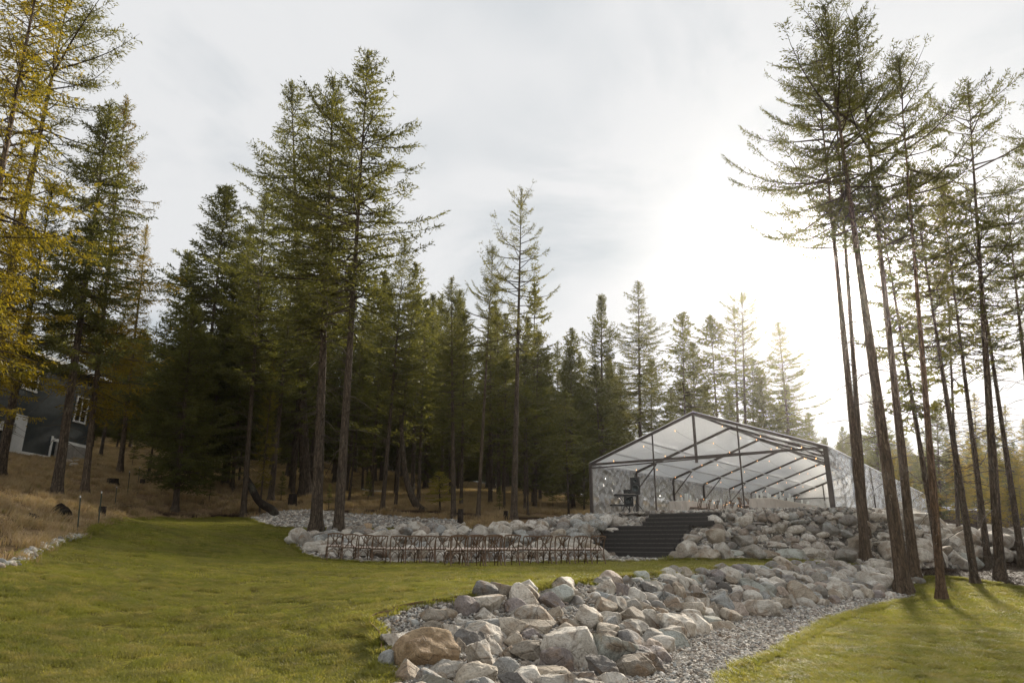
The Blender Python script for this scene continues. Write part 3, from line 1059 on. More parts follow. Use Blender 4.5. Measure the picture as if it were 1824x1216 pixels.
def scatter_patches(name, poly, size, coll, nvar, over=1.35, tmin=0, tmax=1e9, hs=(0.8, 1.3), lump=0.0, jitter=0.5, keep=1.0, excl=(), extra=None, hfun=None):
    poly = np.asarray(poly, float)
    st = size / math.sqrt(over)
    lo, hi = poly.min(0), poly.max(0)
    hi = np.minimum(hi, (90, 90))
    lo = np.maximum(lo, (-60, -4))
    X, Y = np.meshgrid(np.arange(lo[0], hi[0], st), np.arange(lo[1], hi[1], st))
    x = X.ravel() + rng.uniform(-st, st, X.size) * jitter * 1.6
    y = Y.ravel() + rng.uniform(-st, st, X.size) * jitter * 1.6
    ok = inside(poly, x, y)
    for e in excl:
        ok &= ~inside(e, x, y)
    if keep < 1:
        ok &= rng.random(len(x)) < keep
    x, y = x[ok], y[ok]
    P = np.stack([x, y, hgt(x, y) + (lumps(x, y, lump) if lump else 0) - (0 if lump else 0.03)], 1)
    u, v, t = px_of(P)
    ok = in_frame(P, 40) & (t >= tmin) & (t < tmax)
    if extra is not None:
        ok &= extra(P)
    P = P[ok]
    n = len(P)
    e_ = .3
    gx_ = (hgt(P[:, 0] + e_, P[:, 1]) - hgt(P[:, 0] - e_, P[:, 1])) / (2 * e_)
    gy_ = (hgt(P[:, 0], P[:, 1] + e_) - hgt(P[:, 0], P[:, 1] - e_)) / (2 * e_)
    rot = []
    for a_, b_ in zip(np.clip(gx_, -.6, .6), np.clip(gy_, -.6, .6)):
        q_ = Vector((0, 0, 1)).rotation_difference(Vector((-a_, -b_, 1)).normalized()) @ Quaternion((0, 0, 1), random.uniform(0, 6.283))
        rot.append(tuple(q_.to_euler('XYZ')))
    rot = np.array(rot)
    zs = rng.uniform(hs[0], hs[1], n)
    scl = np.stack([np.ones(n), np.ones(n), zs], 1)
    print(name, n)
    return scatter(name, P, rot, scl, rng.integers(0, nvar, n), coll)


GR_N = src_collection('turf_near', [blade_patch(10 + i, 800, .42, .042, .0060, 1.5, M['grass']) for i in range(5)])
GR_F = src_collection('turf_far', [blade_patch(20 + i, 900, .85, .042, .012, 1.4, M['grass']) for i in range(5)])
ST_P = src_collection('straw', [blade_patch(30 + i, 170, .7, .24, .014, .8, M['straw']) for i in range(5)])

M['litter'] = grass_mat('needle litter', ((0.030, 0.018, 0.011), (0.075, 0.045, 0.028), (0.055, 0.032, 0.018), (0.12, 0.08, 0.05)), .15)
LIT = src_collection('litter', [blade_patch(70 + i, 420, .8, .028, .014, 3.5, M['litter']) for i in range(4)])
LITTER = [(12.6, 23.6), (14.5, 21.1), (18, 19.5), (24, 18), (45, 20), (60, 45), (34, 50), (22, 34), (16.5, 26.8), (14.2, 25.2)]
scatter_patches('needle_litter', LITTER, .6, LIT, 4, 1.4, 0, 60, (.6, 1.6), 0, excl=(LAWN2,))
for nm, pl, lm in (('grass', LAWN, .012), ('grass', LAWN2, .012)):
    scatter_patches(nm, pl, .30, GR_N, 5, 1.3, 0, 13.5, (0.7, 1.2), lm)
    scatter_patches(nm, pl, .62, GR_F, 5, 1.3, 13.5, 60, (0.7, 1.2), lm)
SOIL_POLY = [(-60, 8), (60, 8), (90, 90), (-60, 90)]
scatter_patches('dry_grass', SOIL_POLY, .7, ST_P, 5, 1.2, 0, 80, (.5, 1.3), 0, excl=(LAWN, LAWN2, GRAVEL, BED_WALL, BANK, EMB, TENTFLOOR, TENT_OUT, STAIRBED),
                extra=lambda P: (rng.random(len(P)) > bare_at(P[:, 0], P[:, 1]) * 1.15) & (P[:, 0] < 22) & (rng.random(len(P)) < np.clip(60 / (P[:, 1] + 1), .25, 1)))

# ragged edges: longer tufts lean over the borders of the lawns
EDG = src_collection('edge_turf', [blade_patch(50 + i, 60, .16, .085, .008, 1.3, M['grass']) for i in range(4)])
for pl in (LAWN, LAWN2):
    q = np.asarray(pl)
    d_ = np.linalg.norm(np.roll(q, -1, 0) - q, axis=1)
    cu_ = np.concatenate([[0], np.cumsum(d_)])
    q2 = np.vstack([q, q[:1]])
    ss_ = rng.uniform(0, cu_[-1], 5200)
    x, y = np.interp(ss_, cu_, q2[:, 0]) + rng.normal(0, .07, len(ss_)), np.interp(ss_, cu_, q2[:, 1]) + rng.normal(0, .07, len(ss_))
    P = np.stack([x, y, hgt(x, y) - .005], 1)
    P = P[in_frame(P, 30)]
    n = len(P)
    scatter('grass', P, np.stack([np.zeros(n), np.zeros(n), rng.uniform(0, 6.3, n)], 1), rng.uniform(.5, 1.2, (n, 1)) * np.ones((1, 3)), rng.integers(0, 4, n), EDG)

# ------------------------------------------------------------------ stones


def ico(sub):
    import bmesh
    bm = bmesh.new()
    bmesh.ops.create_icosphere(bm, subdivisions=sub, radius=1.0)
    V = np.array([v.co[:] for v in bm.verts])
    T = np.array([[v.index for v in f.verts] for f in bm.faces])
    bm.free()
    return V, T


ICO = {k: ico(k) for k in (1, 2, 3, 4, 5)}


def rock_shape(seed, sub, ang, rough=0.03):
    g = np.random.default_rng(seed)
    V, T = ICO[sub]
    V = V.copy()
    for i in range(3):
        d = g.normal(0, 1, 3)
        d /= np.linalg.norm(d)
        V *= (1 + .10 * np.sin(V @ d * g.uniform(1.5, 3) + g.uniform(0, 6)))[:, None]
    k = int(5 + ang * 13)
    for i in range(k):
        d = g.normal(0, 1, 3)
        d /= np.linalg.norm(d)
        off = g.uniform(.46, .86) if ang > .5 else g.uniform(.60, .92)
        s = V @ d
        V -= d * np.maximum(0, s - off)[:, None] * (0.99 if ang > .5 else 0.85)
    if sub >= 4:
        for f, a in ((5, .018), (11, .010), (23, .006)):
            for i in range(3):
                d = g.normal(0, 1, 3)
                d /= np.linalg.norm(d)
                e = g.normal(0, 1, 3)
                e /= np.linalg.norm(e)
                V *= (1 + a * rough / .03 * np.sin(V @ d * f + 2 * np.sin(V @ e * f * .7) + g.uniform(0, 6)))[:, None]
    V /= np.abs(V).max(0)
    return V, T


def stone_mat(name, inst=False):
    m, t = new_mat(name)
    tcn = N(t, 'ShaderNodeTexCoord')
    geo = N(t, 'ShaderNodeNewGeometry')
    oi = N(t, 'ShaderNodeObjectInfo')
    if inst:
        base = ramp(t, oi.outputs['Random'], [(0.0, (.24, .23, .21)), (.12, (.30, .285, .265)), (.3, (.55, .51, .45)), (.45, (.64, .60, .53)), (.6, (.36, .31, .26)), (.72, (.74, .71, .65)), (.85, (.42, .43, .41)), (1.0, (.48, .40, .31))], 'CONSTANT')
        sc = 9.0
        vec = geo.outputs['Position']
    else:
        base = oi.outputs['Color']
        sc = 2.3
        off = N(t, 'ShaderNodeVectorMath', {0: geo.outputs['Position'], 1: oi.outputs['Location']}, operation='ADD')
        vec = off.outputs[0]
    a = N(t, 'ShaderNodeTexNoise', {'Vector': vec, 'Scale': sc, 'Detail': 8.0, 'Roughness': 0.62, 'Distortion': 0.8})
    b = N(t, 'ShaderNodeTexNoise', {'Vector': vec, 'Scale': sc * 0.8, 'Detail': 4.0, 'Roughness': 0.55, 'Distortion': 1.5})
    sp_ = N(t, 'ShaderNodeTexNoise', {'Vector': vec, 'Scale': sc * 14, 'Detail': 4.0, 'Roughness': 0.7})
    c = mixc(t, ramp(t, a.outputs['Fac'], [(0.36, 0.8), (0.60, 0.0)]), base, mixc(t, 1.0, base, (.46, .40, .34), 'MULTIPLY'))
    c = mixc(t, ramp(t, b.outputs['Fac'], [(0.54, 0.0), (0.66, 0.6)]), c, (.24, .15, .08))
    c = mixc(t, ramp(t, sp_.outputs['Fac'], [(0.35, 0.42), (0.52, 0.0)]), c, (.05, .047, .043))
    c = mixc(t, ramp(t, sp_.outputs['Fac'], [(0.60, 0.0), (0.74, 0.5)]), c, (.62, .60, .56))
    vor = N(t, 'ShaderNodeTexVoronoi', {'Vector': vec, 'Scale': sc * 1.3}, feature='DISTANCE_TO_EDGE')
    crk = ramp(t, vor.outputs['Distance'], [(0.0, 1.0), (0.035, 0.0)])
    c = mixc(t, mth(t, 'MULTIPLY', mth(t, 'MULTIPLY', crk, ramp(t, b.outputs['Fac'], [(.45, 0.0), (.6, 1.0)])), .55), c, (.09, .075, .06))
    hsum = mth(t, 'ADD', a.outputs['Fac'], mth(t, 'MULTIPLY', sp_.outputs['Fac'], 0.30))
    hsum = mth(t, 'SUBTRACT', hsum, mth(t, 'MULTIPLY', crk, 0.12))
    bp = N(t, 'ShaderNodeBump', {'Height': hsum, 'Strength': 1.0, 'Distance': 0.07 if not inst else .01})
    s = N(t, 'ShaderNodeBsdfPrincipled', {'Base Color': c, 'Roughness': 0.85, 'Specular IOR Level': 0.3, 'Normal': bp.outputs[0]})
    finish(t, s.outputs[0])
    return m


M['stone'] = stone_mat('boulder stone')
M['pebble'] = stone_mat('pebble stone', True)

COLS = {'white': (.70, .65, .565), 'pale': (.60, .56, .49), 'tan': (.49, .43, .345), 'grey': (.38, .355, .31), 'green': (.46, .475, .425), 'blue': (.38, .385, .37), 'brown': (.31, .27, .215), 'rust': (.37, .265, .155),
        'dark': (.19, .18, .168), 'purple': (.33, .29, .275), 'orange': (.50, .32, .18), 'pink': (.55, .46, .385)}
CW = {'white': 'chalky white', 'pale': 'pale grey', 'tan': 'tan', 'grey': 'mid grey', 'green': 'pale greenish', 'blue': 'bluish grey', 'brown': 'dark brown', 'rust': 'rust stained', 'dark': 'darker grey',
      'purple': 'purplish grey', 'orange': 'orange brown', 'pink': 'pinkish tan'}
ROCKM = {}
for a in (0, 1):
    for i in range(9):
        V, T = rock_shape(900 + i + a * 50, 4, (.25, .85)[a])
        ROCKM[a, i] = mesh('boulder', V, T, [M['stone']], smooth=True)
ROCKS = []       # dicts: c, dims, rot, col, ang, zone


def add_rock(c, dims, rot, col, ang, zone, big=False):
    ROCKS.append(dict(c=np.array(c), d=np.array(dims), rot=rot, col=col, ang=ang, zone=zone, big=big))


def rock_px(u, v, w, h, col, ang=0, roll=0, zone='front', sink=0.1, depth=1.0):
    g_ = G(u, v + h * 0.12, 0.0)
    p, t = g_
    rx, rz = w / 2 * t / F, h / 2 * t / F
    ry = (rx + rz) / 2 * depth
    d = ray(u, v)
    c = np.array([0, 0, CAMZ]) + d * (t - ry * 0.25)
    yaw = -math.atan2(d[0], d[1]) * .9
    k = 1.10
    add_rock(c, (rx * k, ry * k, rz * k), (0.0, math.radians(roll), yaw), col, ang, zone, big=(w > 70 and zone == 'front'))


FG = [(868, 1076, 68, 50, 'white', 1, -5), (931, 1068, 58, 48, 'white', 0, 20), (943, 1099, 82, 44, 'pale', 0, 12), (859, 1096, 44, 26, 'pale', 1, 5), (774, 1099, 50, 26, 'brown', 0, 0), (804, 1124, 50, 40, 'white', 1, 20),
      (769, 1118, 36, 24, 'brown', 1, 0), (763, 1163, 118, 78, 'rust', 1, -3), (699, 1140, 58, 42, 'pale', 1, 10), (693, 1176, 36, 34, 'blue', 0, 0), (720, 1200, 62, 46, 'tan', 1, 0), (795, 1197, 104, 42, 'grey', 1, -8),
      (782, 1210, 34, 24, 'tan', 0, 0), (857, 1172, 48, 84, 'pale', 1, -38), (876, 1160, 34, 32, 'white', 1, 30), (864, 1135, 86, 52, 'pale', 0, 18), (900, 1194, 48, 44, 'blue', 1, 10), (819, 1157, 26, 42, 'brown', 1, -15),
      (901, 1111, 28, 18, 'pink', 0, 20), (943, 1130, 42, 24, 'purple', 1, 10), (950, 1166, 86, 46, 'brown', 1, 12), (937, 1183, 18, 18, 'grey', 1, 0), (977, 1204, 108, 48, 'tan', 1, 3), (1018, 1164, 106, 98, 'white', 0, 32),
      (1088, 1170, 98, 78, 'green', 1, 0), (1157, 1160, 48, 44, 'pink', 1, 0), (1192, 1141, 68, 36, 'green', 0, 8), (1208, 1120, 84, 50, 'white', 0, 30), (1131, 1105, 92, 42, 'brown', 1, 34), (1086, 1115, 34, 40, 'blue', 1, 20),
      (1112, 1124, 28, 22, 'brown', 1, 0), (1048, 1108, 46, 58, 'white', 0, 10), (1009, 1110, 50, 30, 'tan', 1, 15), (991, 1093, 28, 30, 'tan', 1, -20), (1071, 1081, 52, 34, 'tan', 1, -12), (1026, 1073, 24, 24, 'grey', 0, 0),
      (988, 1060, 64, 44, 'green', 1, -14), (1054, 1052, 48, 12, 'brown', 1, -4), (1056, 1063, 26, 18, 'white', 1, 0), (1077, 1049, 38, 40, 'pale', 1, 30), (1101, 1049, 44, 38, 'purple', 1, 20), (1119, 1037, 28, 24, 'green', 0, 0),
      (1136, 1036, 24, 22, 'tan', 0, 0), (1153, 1048, 32, 24, 'dark', 1, 0), (1181, 1046, 30, 22, 'pink', 1, 35), (1186, 1031, 42, 18, 'pale', 0, 5), (1154, 1063, 34, 18, 'pink', 0, 5), (1126, 1082, 40, 32, 'grey', 1, 20),
      (1150, 1080, 20, 22, 'brown', 1, 0), (1171, 1082, 30, 24, 'tan', 1, 15), (1190, 1033, 26, 18, 'pale', 0, 10), (1214, 1038, 22, 34, 'white', 0, -30), (1229, 1038, 30, 24, 'tan', 0, 20), (1209, 1055, 26, 38, 'tan', 1, -28),
      (1186, 1050, 26, 22, 'pale', 0, 0), (1230, 1086, 48, 36, 'tan', 0, 0), (1196, 1079, 32, 32, 'grey', 0, 0), (1266, 1088, 36, 32, 'brown', 1, 20), (1282, 1070, 52, 38, 'blue', 1, 22), (1255, 1065, 15, 14, 'white', 0, 0),
      (1288, 1049, 32, 24, 'dark', 1, 0), (1311, 1048, 24, 18, 'orange', 1, 10), (1300, 1025, 42, 28, 'pale', 0, 25), (1346, 1049, 62, 26, 'green', 0, 20), (1335, 1066, 42, 28, 'pale', 0, -10), (1315, 1076, 22, 22, 'brown', 1, 0),
      (1300, 1101, 40, 34, 'tan', 0, 10), (1349, 1088, 80, 38, 'pale', 0, -6), (1279, 1115, 56, 30, 'tan', 1, 0), (1238, 1118, 50, 44, 'white', 0, 28), (1390, 1074, 44, 26, 'tan', 1, 5), (1427, 1060, 56, 42, 'tan', 0, 15),
      (1393, 1050, 34, 28, 'grey', 0, 0), (1392, 1007, 36, 30, 'tan', 1, 0), (1383, 1019, 24, 17, 'brown', 1, 0), (1432, 1012, 26, 26, 'pale', 1, 25), (1463, 1016, 32, 17, 'white', 0, 0), (1430, 1032, 32, 22, 'dark', 1, 0),
      (1455, 1031, 36, 24, 'grey', 1, 0), (1421, 1041, 36, 15, 'tan', 0, 20), (1249, 1020, 30, 18, 'pale', 0, 0), (1249, 1031, 24, 16, 'tan', 1, 0), (1263, 1043, 24, 20, 'pink', 1, -20), (1237, 1054, 24, 22, 'tan', 1, 0),
      (1358, 1036, 26, 20, 'brown', 1, 0), (1331, 1029, 26, 16, 'dark', 1, 0), (1492, 1052, 46, 34, 'white', 0, 15), (1458, 1056, 30, 30, 'grey', 1, 0), (1552, 1035, 64, 34, 'pale', 0, 5), (1581, 1020, 36, 22, 'pale', 0, 5),
      (1566, 1007, 38, 26, 'white', 0, 0), (1588, 1004, 20, 15, 'pale', 0, 0), (1527, 1045, 32, 18, 'orange', 1, 8), (1509, 1023, 28, 18, 'grey', 1, 20), (1494, 1030, 28, 22, 'green', 1, 10), (1516, 1052, 26, 20, 'grey', 0, 0),
      (830, 1108, 34, 14, 'brown', 1, 10), (800, 1094, 40, 20, 'tan', 0, 12), (737, 1110, 20, 14, 'tan', 0, 0), (732, 1130, 36, 20, 'white', 1, -10), (985, 1130, 30, 20, 'grey', 1, 15), (960, 1146, 22, 16, 'pink', 1, 0),
      (916, 1142, 36, 34, 'tan', 1, 20), (1010, 1085, 22, 16, 'brown', 1, 15), (1030, 1060, 26, 18, 'brown', 0, 0), (1110, 1070, 26, 20, 'brown', 1, 20), (1168, 1098, 24, 18, 'pink', 1, 0), (960, 1180, 22, 16, 'grey', 1, 0), (905, 1165, 24, 40, 'brown', 1, -10)]
for r in FG:
    rock_px(*r, zone='front')
EB = [(1212, 992, 40, 22, 'brown', 0, 0), (1259, 991, 60, 24, 'tan', 0, -2), (1312, 988, 47, 20, 'green', 0, 0), (1362, 989, 50, 22, 'tan', 0, -4), (1414, 990, 60, 24, 'green', 0, 4), (1466, 990, 48, 24, 'pale', 1, -10),
      (1460, 1002, 28, 11, 'brown', 0, 5), (1512, 988, 42, 26, 'brown', 0, 0), (1583, 981, 32, 34, 'white', 0, -10), (1641, 990, 42, 26, 'white', 1, 3), (1697, 975, 42, 36, 'white', 0, 20), (1693, 992, 30, 26, 'pale', 1, 35),
      (1737, 984, 36, 25, 'pale', 0, 10), (1782, 985, 36, 26, 'white', 0, 20), (1808, 988, 24, 18, 'pale', 0, 10), (1838, 982, 40, 28, 'pale', 0, 0),
      (1276, 942, 27, 24, 'green', 0, 10), (1254, 944, 20, 9, 'grey', 0, 0), (1345, 933, 36, 7, 'pink', 0, -3), (1336, 940, 24, 12, 'dark', 0, 0), (1352, 942, 9, 15, 'white', 0, 0), (1370, 945, 22, 12, 'pale', 0, 0),
      (1312, 942, 15, 11, 'pale', 1, 0), (1253, 976, 26, 14, 'white', 1, 0), (1280, 978, 24, 17, 'pale', 1, 25), (1306, 973, 24, 18, 'tan', 0, -10), (1382, 971, 36, 13, 'white', 0, 5), (1418, 974, 24, 12, 'white', 1, 10),
      (1432, 971, 22, 15, 'grey', 1, 0), (1460, 975, 32, 20, 'white', 1, 15), (1383, 961, 22, 14, 'pale', 0, -10), (1417, 944, 34, 16, 'pale', 0, -8), (1446, 943, 26, 15, 'white', 1, 10), (1500, 948, 32, 16, 'pale', 0, 5),
      (1427, 930, 38, 9, 'brown', 1, 0), (1465, 953, 22, 12, 'white', 1, 0), (1438, 957, 26, 14, 'grey', 1, 0), (1446, 984, 26, 12, 'brown', 1, 0), (1410, 963, 26, 12, 'brown', 0, 0), (1490, 968, 24, 12, 'tan', 0, 0),
      (1246, 958, 14, 10, 'pale', 0, 0), (1292, 952, 16, 14, 'white', 0, -30), (1305, 951, 22, 12, 'brown', 0, 0), (1325, 950, 17, 18, 'pale', 0, 20), (1338, 952, 12, 13, 'tan', 1, 0), (1357, 958, 20, 14, 'grey', 1, 0),
      (1624, 934, 28, 18, 'pale', 0, 5), (1646, 945, 18, 22, 'white', 0, 0), (1681, 958, 24, 22, 'white', 0, 20), (1645, 970, 34, 22, 'white', 1, 0), (1618, 960, 18, 16, 'pale', 0, 0), (1572, 955, 26, 14, 'pale', 0, 0),
      (1563, 967, 30, 9, 'tan', 1, -8), (1590, 948, 22, 16, 'pale', 0, 0), (1600, 965, 16, 18, 'grey', 0, 0)]
for r in EB:
    rock_px(*r, zone='slope')
CWL = [(563, 978, 46, 34, 'white', 0, -15), (541, 966, 28, 34, 'grey', 0, 0), (552, 954, 24, 15, 'white', 1, 0), (576, 953, 32, 13, 'tan', 0, 3), (600, 965, 30, 16, 'grey', 1, 10), (588, 990, 26, 20, 'blue', 0, 0), (820, 932, 18, 11, 'dark', 1, 0), (824, 941, 20, 12, 'white', 0, 0),
       (619, 985, 22, 24, 'grey', 0, 0), (650, 983, 22, 24, 'white', 0, 0), (674, 985, 22, 22, 'white', 0, 10), (708, 985, 20, 22, 'pale', 0, 0), (745, 988, 32, 20, 'white', 0, 10), (790, 988, 36, 20, 'white', 0, 12), (868, 985, 26, 20, 'pale', 0, 0), (905, 985, 24, 20, 'pale', 0, 0),
       (945, 986, 34, 20, 'pale', 0, 15), (980, 985, 24, 22, 'white', 0, -10), (1012, 985, 22, 22, 'white', 0, 0), (1040, 988, 30, 14, 'grey', 0, -10), (829, 985, 24, 20, 'grey', 0, 0)]
for r in CWL:
    rock_px(*r, zone='chairs')


def overlap(c, r, fac=.74):
    for q in ROCKS:
        if abs(q['c'][0] - c[0]) < 2 and abs(q['c'][1] - c[1]) < 2:
            if np.linalg.norm(q['c'] - c) < fac * (r + q['d'].mean()):
                return True
    return False


def fill(poly, n, rmin, rmax, zone, pal, seed, tries=9000, flat=.72, zsize=None, fac=.74):
    g = np.random.default_rng(seed)
    P = rand_in(poly, tries, g)
    Z = hgt(P[:, 0], P[:, 1])
    R = np.sort(g.uniform(0, 1, tries) ** 1.6)[::-1] * (rmax - rmin) + rmin
    k = 0
    for (x, y), z, r in zip(P, Z, R):
        if zsize is not None:
            r = r * zsize(z)
        if zone == 'front' and ((x < -.75 and y > 9.75) or x < -1.2):
            continue
        c = np.array([x, y, z + r * (.02 if zone == 'front' and y > 13 else .2 if zone == 'front' else .42)])
        if overlap(c, r * .9, fac):
            continue
        e = g.uniform(.8, 1.3)
        add_rock(c, (r * e, r / e, r * flat * g.uniform(.8, 1.2)), (g.normal(0, .25), g.normal(0, .25), g.uniform(0, 6.28)), pal[g.integers(len(pal))], int(g.random() < .68), zone)
        k += 1
        if k >= n:
            break


FRONT_BAND = [(-1.25, 8), (-1.45, 10.2)] + CREST[3:] + TOE[::-1][:-1]
SLOPE_BAND = [(5.3, 24.3), (9, 24.3), (12.2, 24.3), (14.8, 25.0), (17.0, 26.4), (24, 36), (30, 45), (38, 55.5), (35, 56), (21, 37.5), (14.8, 28.2), (12.6, 26.9), (8.4, 27.4)]
CHAIR_BAND = [(-8.2, 26.0), (-6.8, 24.4), (-5, 24.4), (0, 24.6), (3.2, 24.8), (2.9, 26.2), (4.3, 28.6), (3.2, 29.3), (1, 28.2), (-3, 27.6), (-6.8, 27.5)]
MIX = ['white', 'pale', 'pale', 'tan', 'tan', 'grey', 'grey', 'green', 'blue', 'brown', 'pink', 'purple', 'dark']
fill(FRONT_BAND, 190, .07, .26, 'front', MIX, 5, zsize=None, fac=.70)
BERM_BAND = [(15.6, 27.6), (20, 29.3), (27, 30.9), (37, 32.3), (36, 36), (26, 35), (20, 33.4), (16.4, 31.4)]
SB_FRONT = [(5.3, 24.3), (9, 24.3), (12.2, 24.3), (14.8, 25.0), (17.0, 26.4), (19.5, 30.5), (16.6, 30.2), (14.8, 28.2), (12.6, 27.4), (8.4, 27.6)]
for u_, v_, w_, h_, c_ in ((1700, 985, 34, 24, 'white'), (1735, 986, 36, 22, 'white'), (1775, 986, 34, 22, 'pale'), (1812, 988, 32, 20, 'white'), (1845, 990, 36, 22, 'white')):
    rock_px(u_, v_, w_, h_, c_, 0, 8, zone='slope')
fill(BERM_BAND, 120, .22, .55, 'slope', ['white', 'white', 'pale', 'pale', 'tan', 'grey'], 21, fac=.68)
fill(SB_FRONT, 230, .13, .40, 'slope', MIX[:9] + ['pale', 'white'], 26, zsize=lambda z: float(np.interp(z, [0, .6, 1.2, 1.5, 1.75], [1.2, 1.1, .9, .55, .26])), fac=.66)
fill(SLOPE_BAND, 110, .14, .40, 'slope', MIX[:9] + ['brown'], 6, zsize=lambda z: float(np.interp(z, [0, .6, 1.2, 1.5, 1.75], [1.25, 1.15, .95, .6, .32])), fac=.72)
fill(CHAIR_BAND, 120, .13, .36, 'chairs', ['white', 'white', 'pale', 'pale', 'grey', 'tan', 'blue'], 7, fac=.72)
# the largest in the picture become boulders of their own
for q in ROCKS:
    x, y, z = q['c'][0], q['c'][1], q['c'][2] - CAMZ
    t = y * CP + z * SP
    u, v = 912 + F * x / t, 608 - F * (-y * SP + z * CP) / t
    q['uv'] = (u, v)
    vis = -30 < u < 1860 and v < 1245
    q['px'] = q['d'].mean() * 2 / t * F * (1 if vis else .01)
ROCKS.sort(key=lambda q: -q['px'])
ZN = {'front': 'rock wall between the lawns', 'slope': 'boulder slope below the clear tent', 'chairs': 'rock wall behind the row of chairs'}
ZG = {'front': 'boulders of the rock wall between the two lawns', 'slope': 'boulders of the slope below the tent', 'chairs': 'boulders of the rock wall behind the chairs'}


def where(q):
    u, v = q['uv']
    x, y, z = q['c']
    if q['zone'] == 'front':
        f = float(band(UP_POLY, LOW_POLY, np.array([x]), np.array([y]))[0])
        row = 'on the crest' if f < .25 else 'high up' if f < .5 else 'low down' if f < .8 else 'at the foot beside the gravel'
        st = 'near end' if u < 800 else 'near heap' if u < 960 else 'tallest part' if u < 1120 else 'middle' if u < 1260 else 'far half' if u < 1400 else 'far end by the trunks'
    elif q['zone'] == 'slope':
        row = 'in the bottom row' if z < .35 else 'in the second row' if z < .75 else 'halfway up' if z < 1.2 else 'in the top row'
        st = 'beside the stairs' if u < 1290 else 'below the white tables' if u < 1400 else 'below the tent corner' if u < 1500 else 'by the nearest trunks' if u < 1620 else 'behind the thin trunks' if u < 1720 else 'at the far bend'
    else:
        row = 'in the bottom row' if z < .35 else 'in the middle row' if z < .8 else 'in the top row'
        st = 'at the rounded end' if u < 600 else 'behind the first chairs' if u < 720 else 'behind the middle chairs' if u < 880 else 'behind the last chairs' if u < 1040 else 'beside the stairs'
    return row, st


used = {}
KEEP = ROCKS[:330]
for q in KEEP:
    d = q['d']
    rel = d[2] / (d[0] + 1e-6)
    shp = ('slab' if rel < .45 else 'upright' if rel > 1.2 else 'long' if rel < .62 else '') if q['ang'] else ('long smooth' if rel < .6 else 'egg-shaped' if rel > 1.15 else 'rounded')
    shp = shp or 'angular'
    siz = 'huge' if d.mean() > .42 else 'large' if d.mean() > .3 else 'medium' if d.mean() > .19 else 'small'
    row, st = where(q)
    q['base'] = (siz, CW[q['col']], shp, row, st)
groups = {}
for q in KEEP:
    groups.setdefault((q['zone'],) + q['base'], []).append(q)
ORD = ['leftmost', 'second', 'third', 'fourth', 'fifth', 'sixth', 'seventh', 'eighth']
for key, qs in groups.items():
    z, siz, colw, shp, row, st = key
    qs.sort(key=lambda q: q['uv'][0])
    for i, q in enumerate(qs):
        o_ = '' if len(qs) == 1 else (('left ' if i == 0 else 'right ') if len(qs) == 2 else (['left ', 'middle ', 'right '][i] if len(qs) == 3 else ORD[i] + ' '))
        lead = '%s%s %s %s boulder' % (o_, siz, colw, shp)
        tail = {'front': ' %s, %s of the wall between the lawns', 'slope': ' %s under the tent, %s', 'chairs': ' %s of the rock wall, %s'}[z] % (row, st)
        q['label'] = ' '.join((lead + tail).split()[:16])
seedc = 0
for q in KEEP:
    seedc += 1
    if q['big'] or q['px'] > 62:
        V, T = rock_shape(3000 + seedc, 5, (.25, .85)[q['ang']], .04)
        dm = mesh('boulder', V, T, [M['stone']], smooth=True)
    else:
        dm = ROCKM[q['ang'], seedc % 9]
    o = link('boulder', dm, loc=q['c'], rot=q['rot'], scale=q['d'])
    b = COLS[q['col']]
    j = random.uniform(.85, 1.12)
    o.color = (b[0] * j, b[1] * j, b[2] * j, 1)
    tag(o, q['label'], 'boulder', ZG[q['zone']])
REST = ROCKS[330:]
PEB = src_collection('pebbles', [mesh('pebble', *rock_shape(60 + i, 2, (.2, .9)[i % 2]), [M['pebble']], smooth=False) for i in range(8)])
PEBH = src_collection('cobbles', [mesh('cobble', *rock_shape(80 + i, 3, (.2, .9)[i % 2]), [M['pebble']], smooth=True) for i in range(8)])
if REST:
    scatter('rubble', [q['c'] for q in REST], np.array([q['rot'] for q in REST]), np.array([q['d'] for q in REST]), rng.integers(0, 8, len(REST)), PEBH)


def pebbles(name, poly, n, smin, smax, lift=0.3, dist_thin=None, coll=None, drop=0.0):
    p = rand_in(poly, n)
    s = smin + (smax - smin) * rng.random(n) ** 2.2
    z = hgt(p[:, 0], p[:, 1])
    P = np.stack([p[:, 0], p[:, 1], z + s * lift - drop], 1)
    u, v, t = px_of(P)
    ok = in_frame(P, 40)
    if dist_thin:
        kp = rng.random(n) < np.clip((dist_thin / t) ** 1.6, 0, 1)
        ok &= kp
        s = s * np.clip(t / dist_thin, 1, 3) ** .8
    P, s = P[ok], s[ok]
    m = len(P)
    e = rng.uniform(.7, 1.35, (m, 3))
    e[:, 2] *= .6
    print(name, m)
    scatter(name, P, np.stack([rng.normal(0, .5, m), rng.normal(0, .5, m), rng.uniform(0, 6.28, m)], 1), s[:, None] * e, rng.integers(0, 8, m), coll or PEB)


pebbles('gravel', GRAVEL, 120000, .010, .036, dist_thin=10)
pebbles('gravel', FRONT_BAND, 5000, .02, .07, dist_thin=16)
pebbles('rubble', BED_WALL, 16000, .03, .11)
pebbles('rubble', BANK, 12000, .04, .12)
TOP_EMB = [(8.0, 27.0), (12.0, 26.3), (13.8, 26.7), (15.5, 28.5), (37, 55), (34.6, 56), (14.0, 28.4), (12.6, 27.6), (9.8, 29.4), (8.6, 28.2)]
pebbles('rubble', TOP_EMB, 14000, .03, .13)
pebbles('rubble', EMB, 3500, .03, .09)
pebbles('rubble', SB_FRONT, 7000, .04, .13)
pebbles('rubble', STAIRBED, 9000, .03, .11)
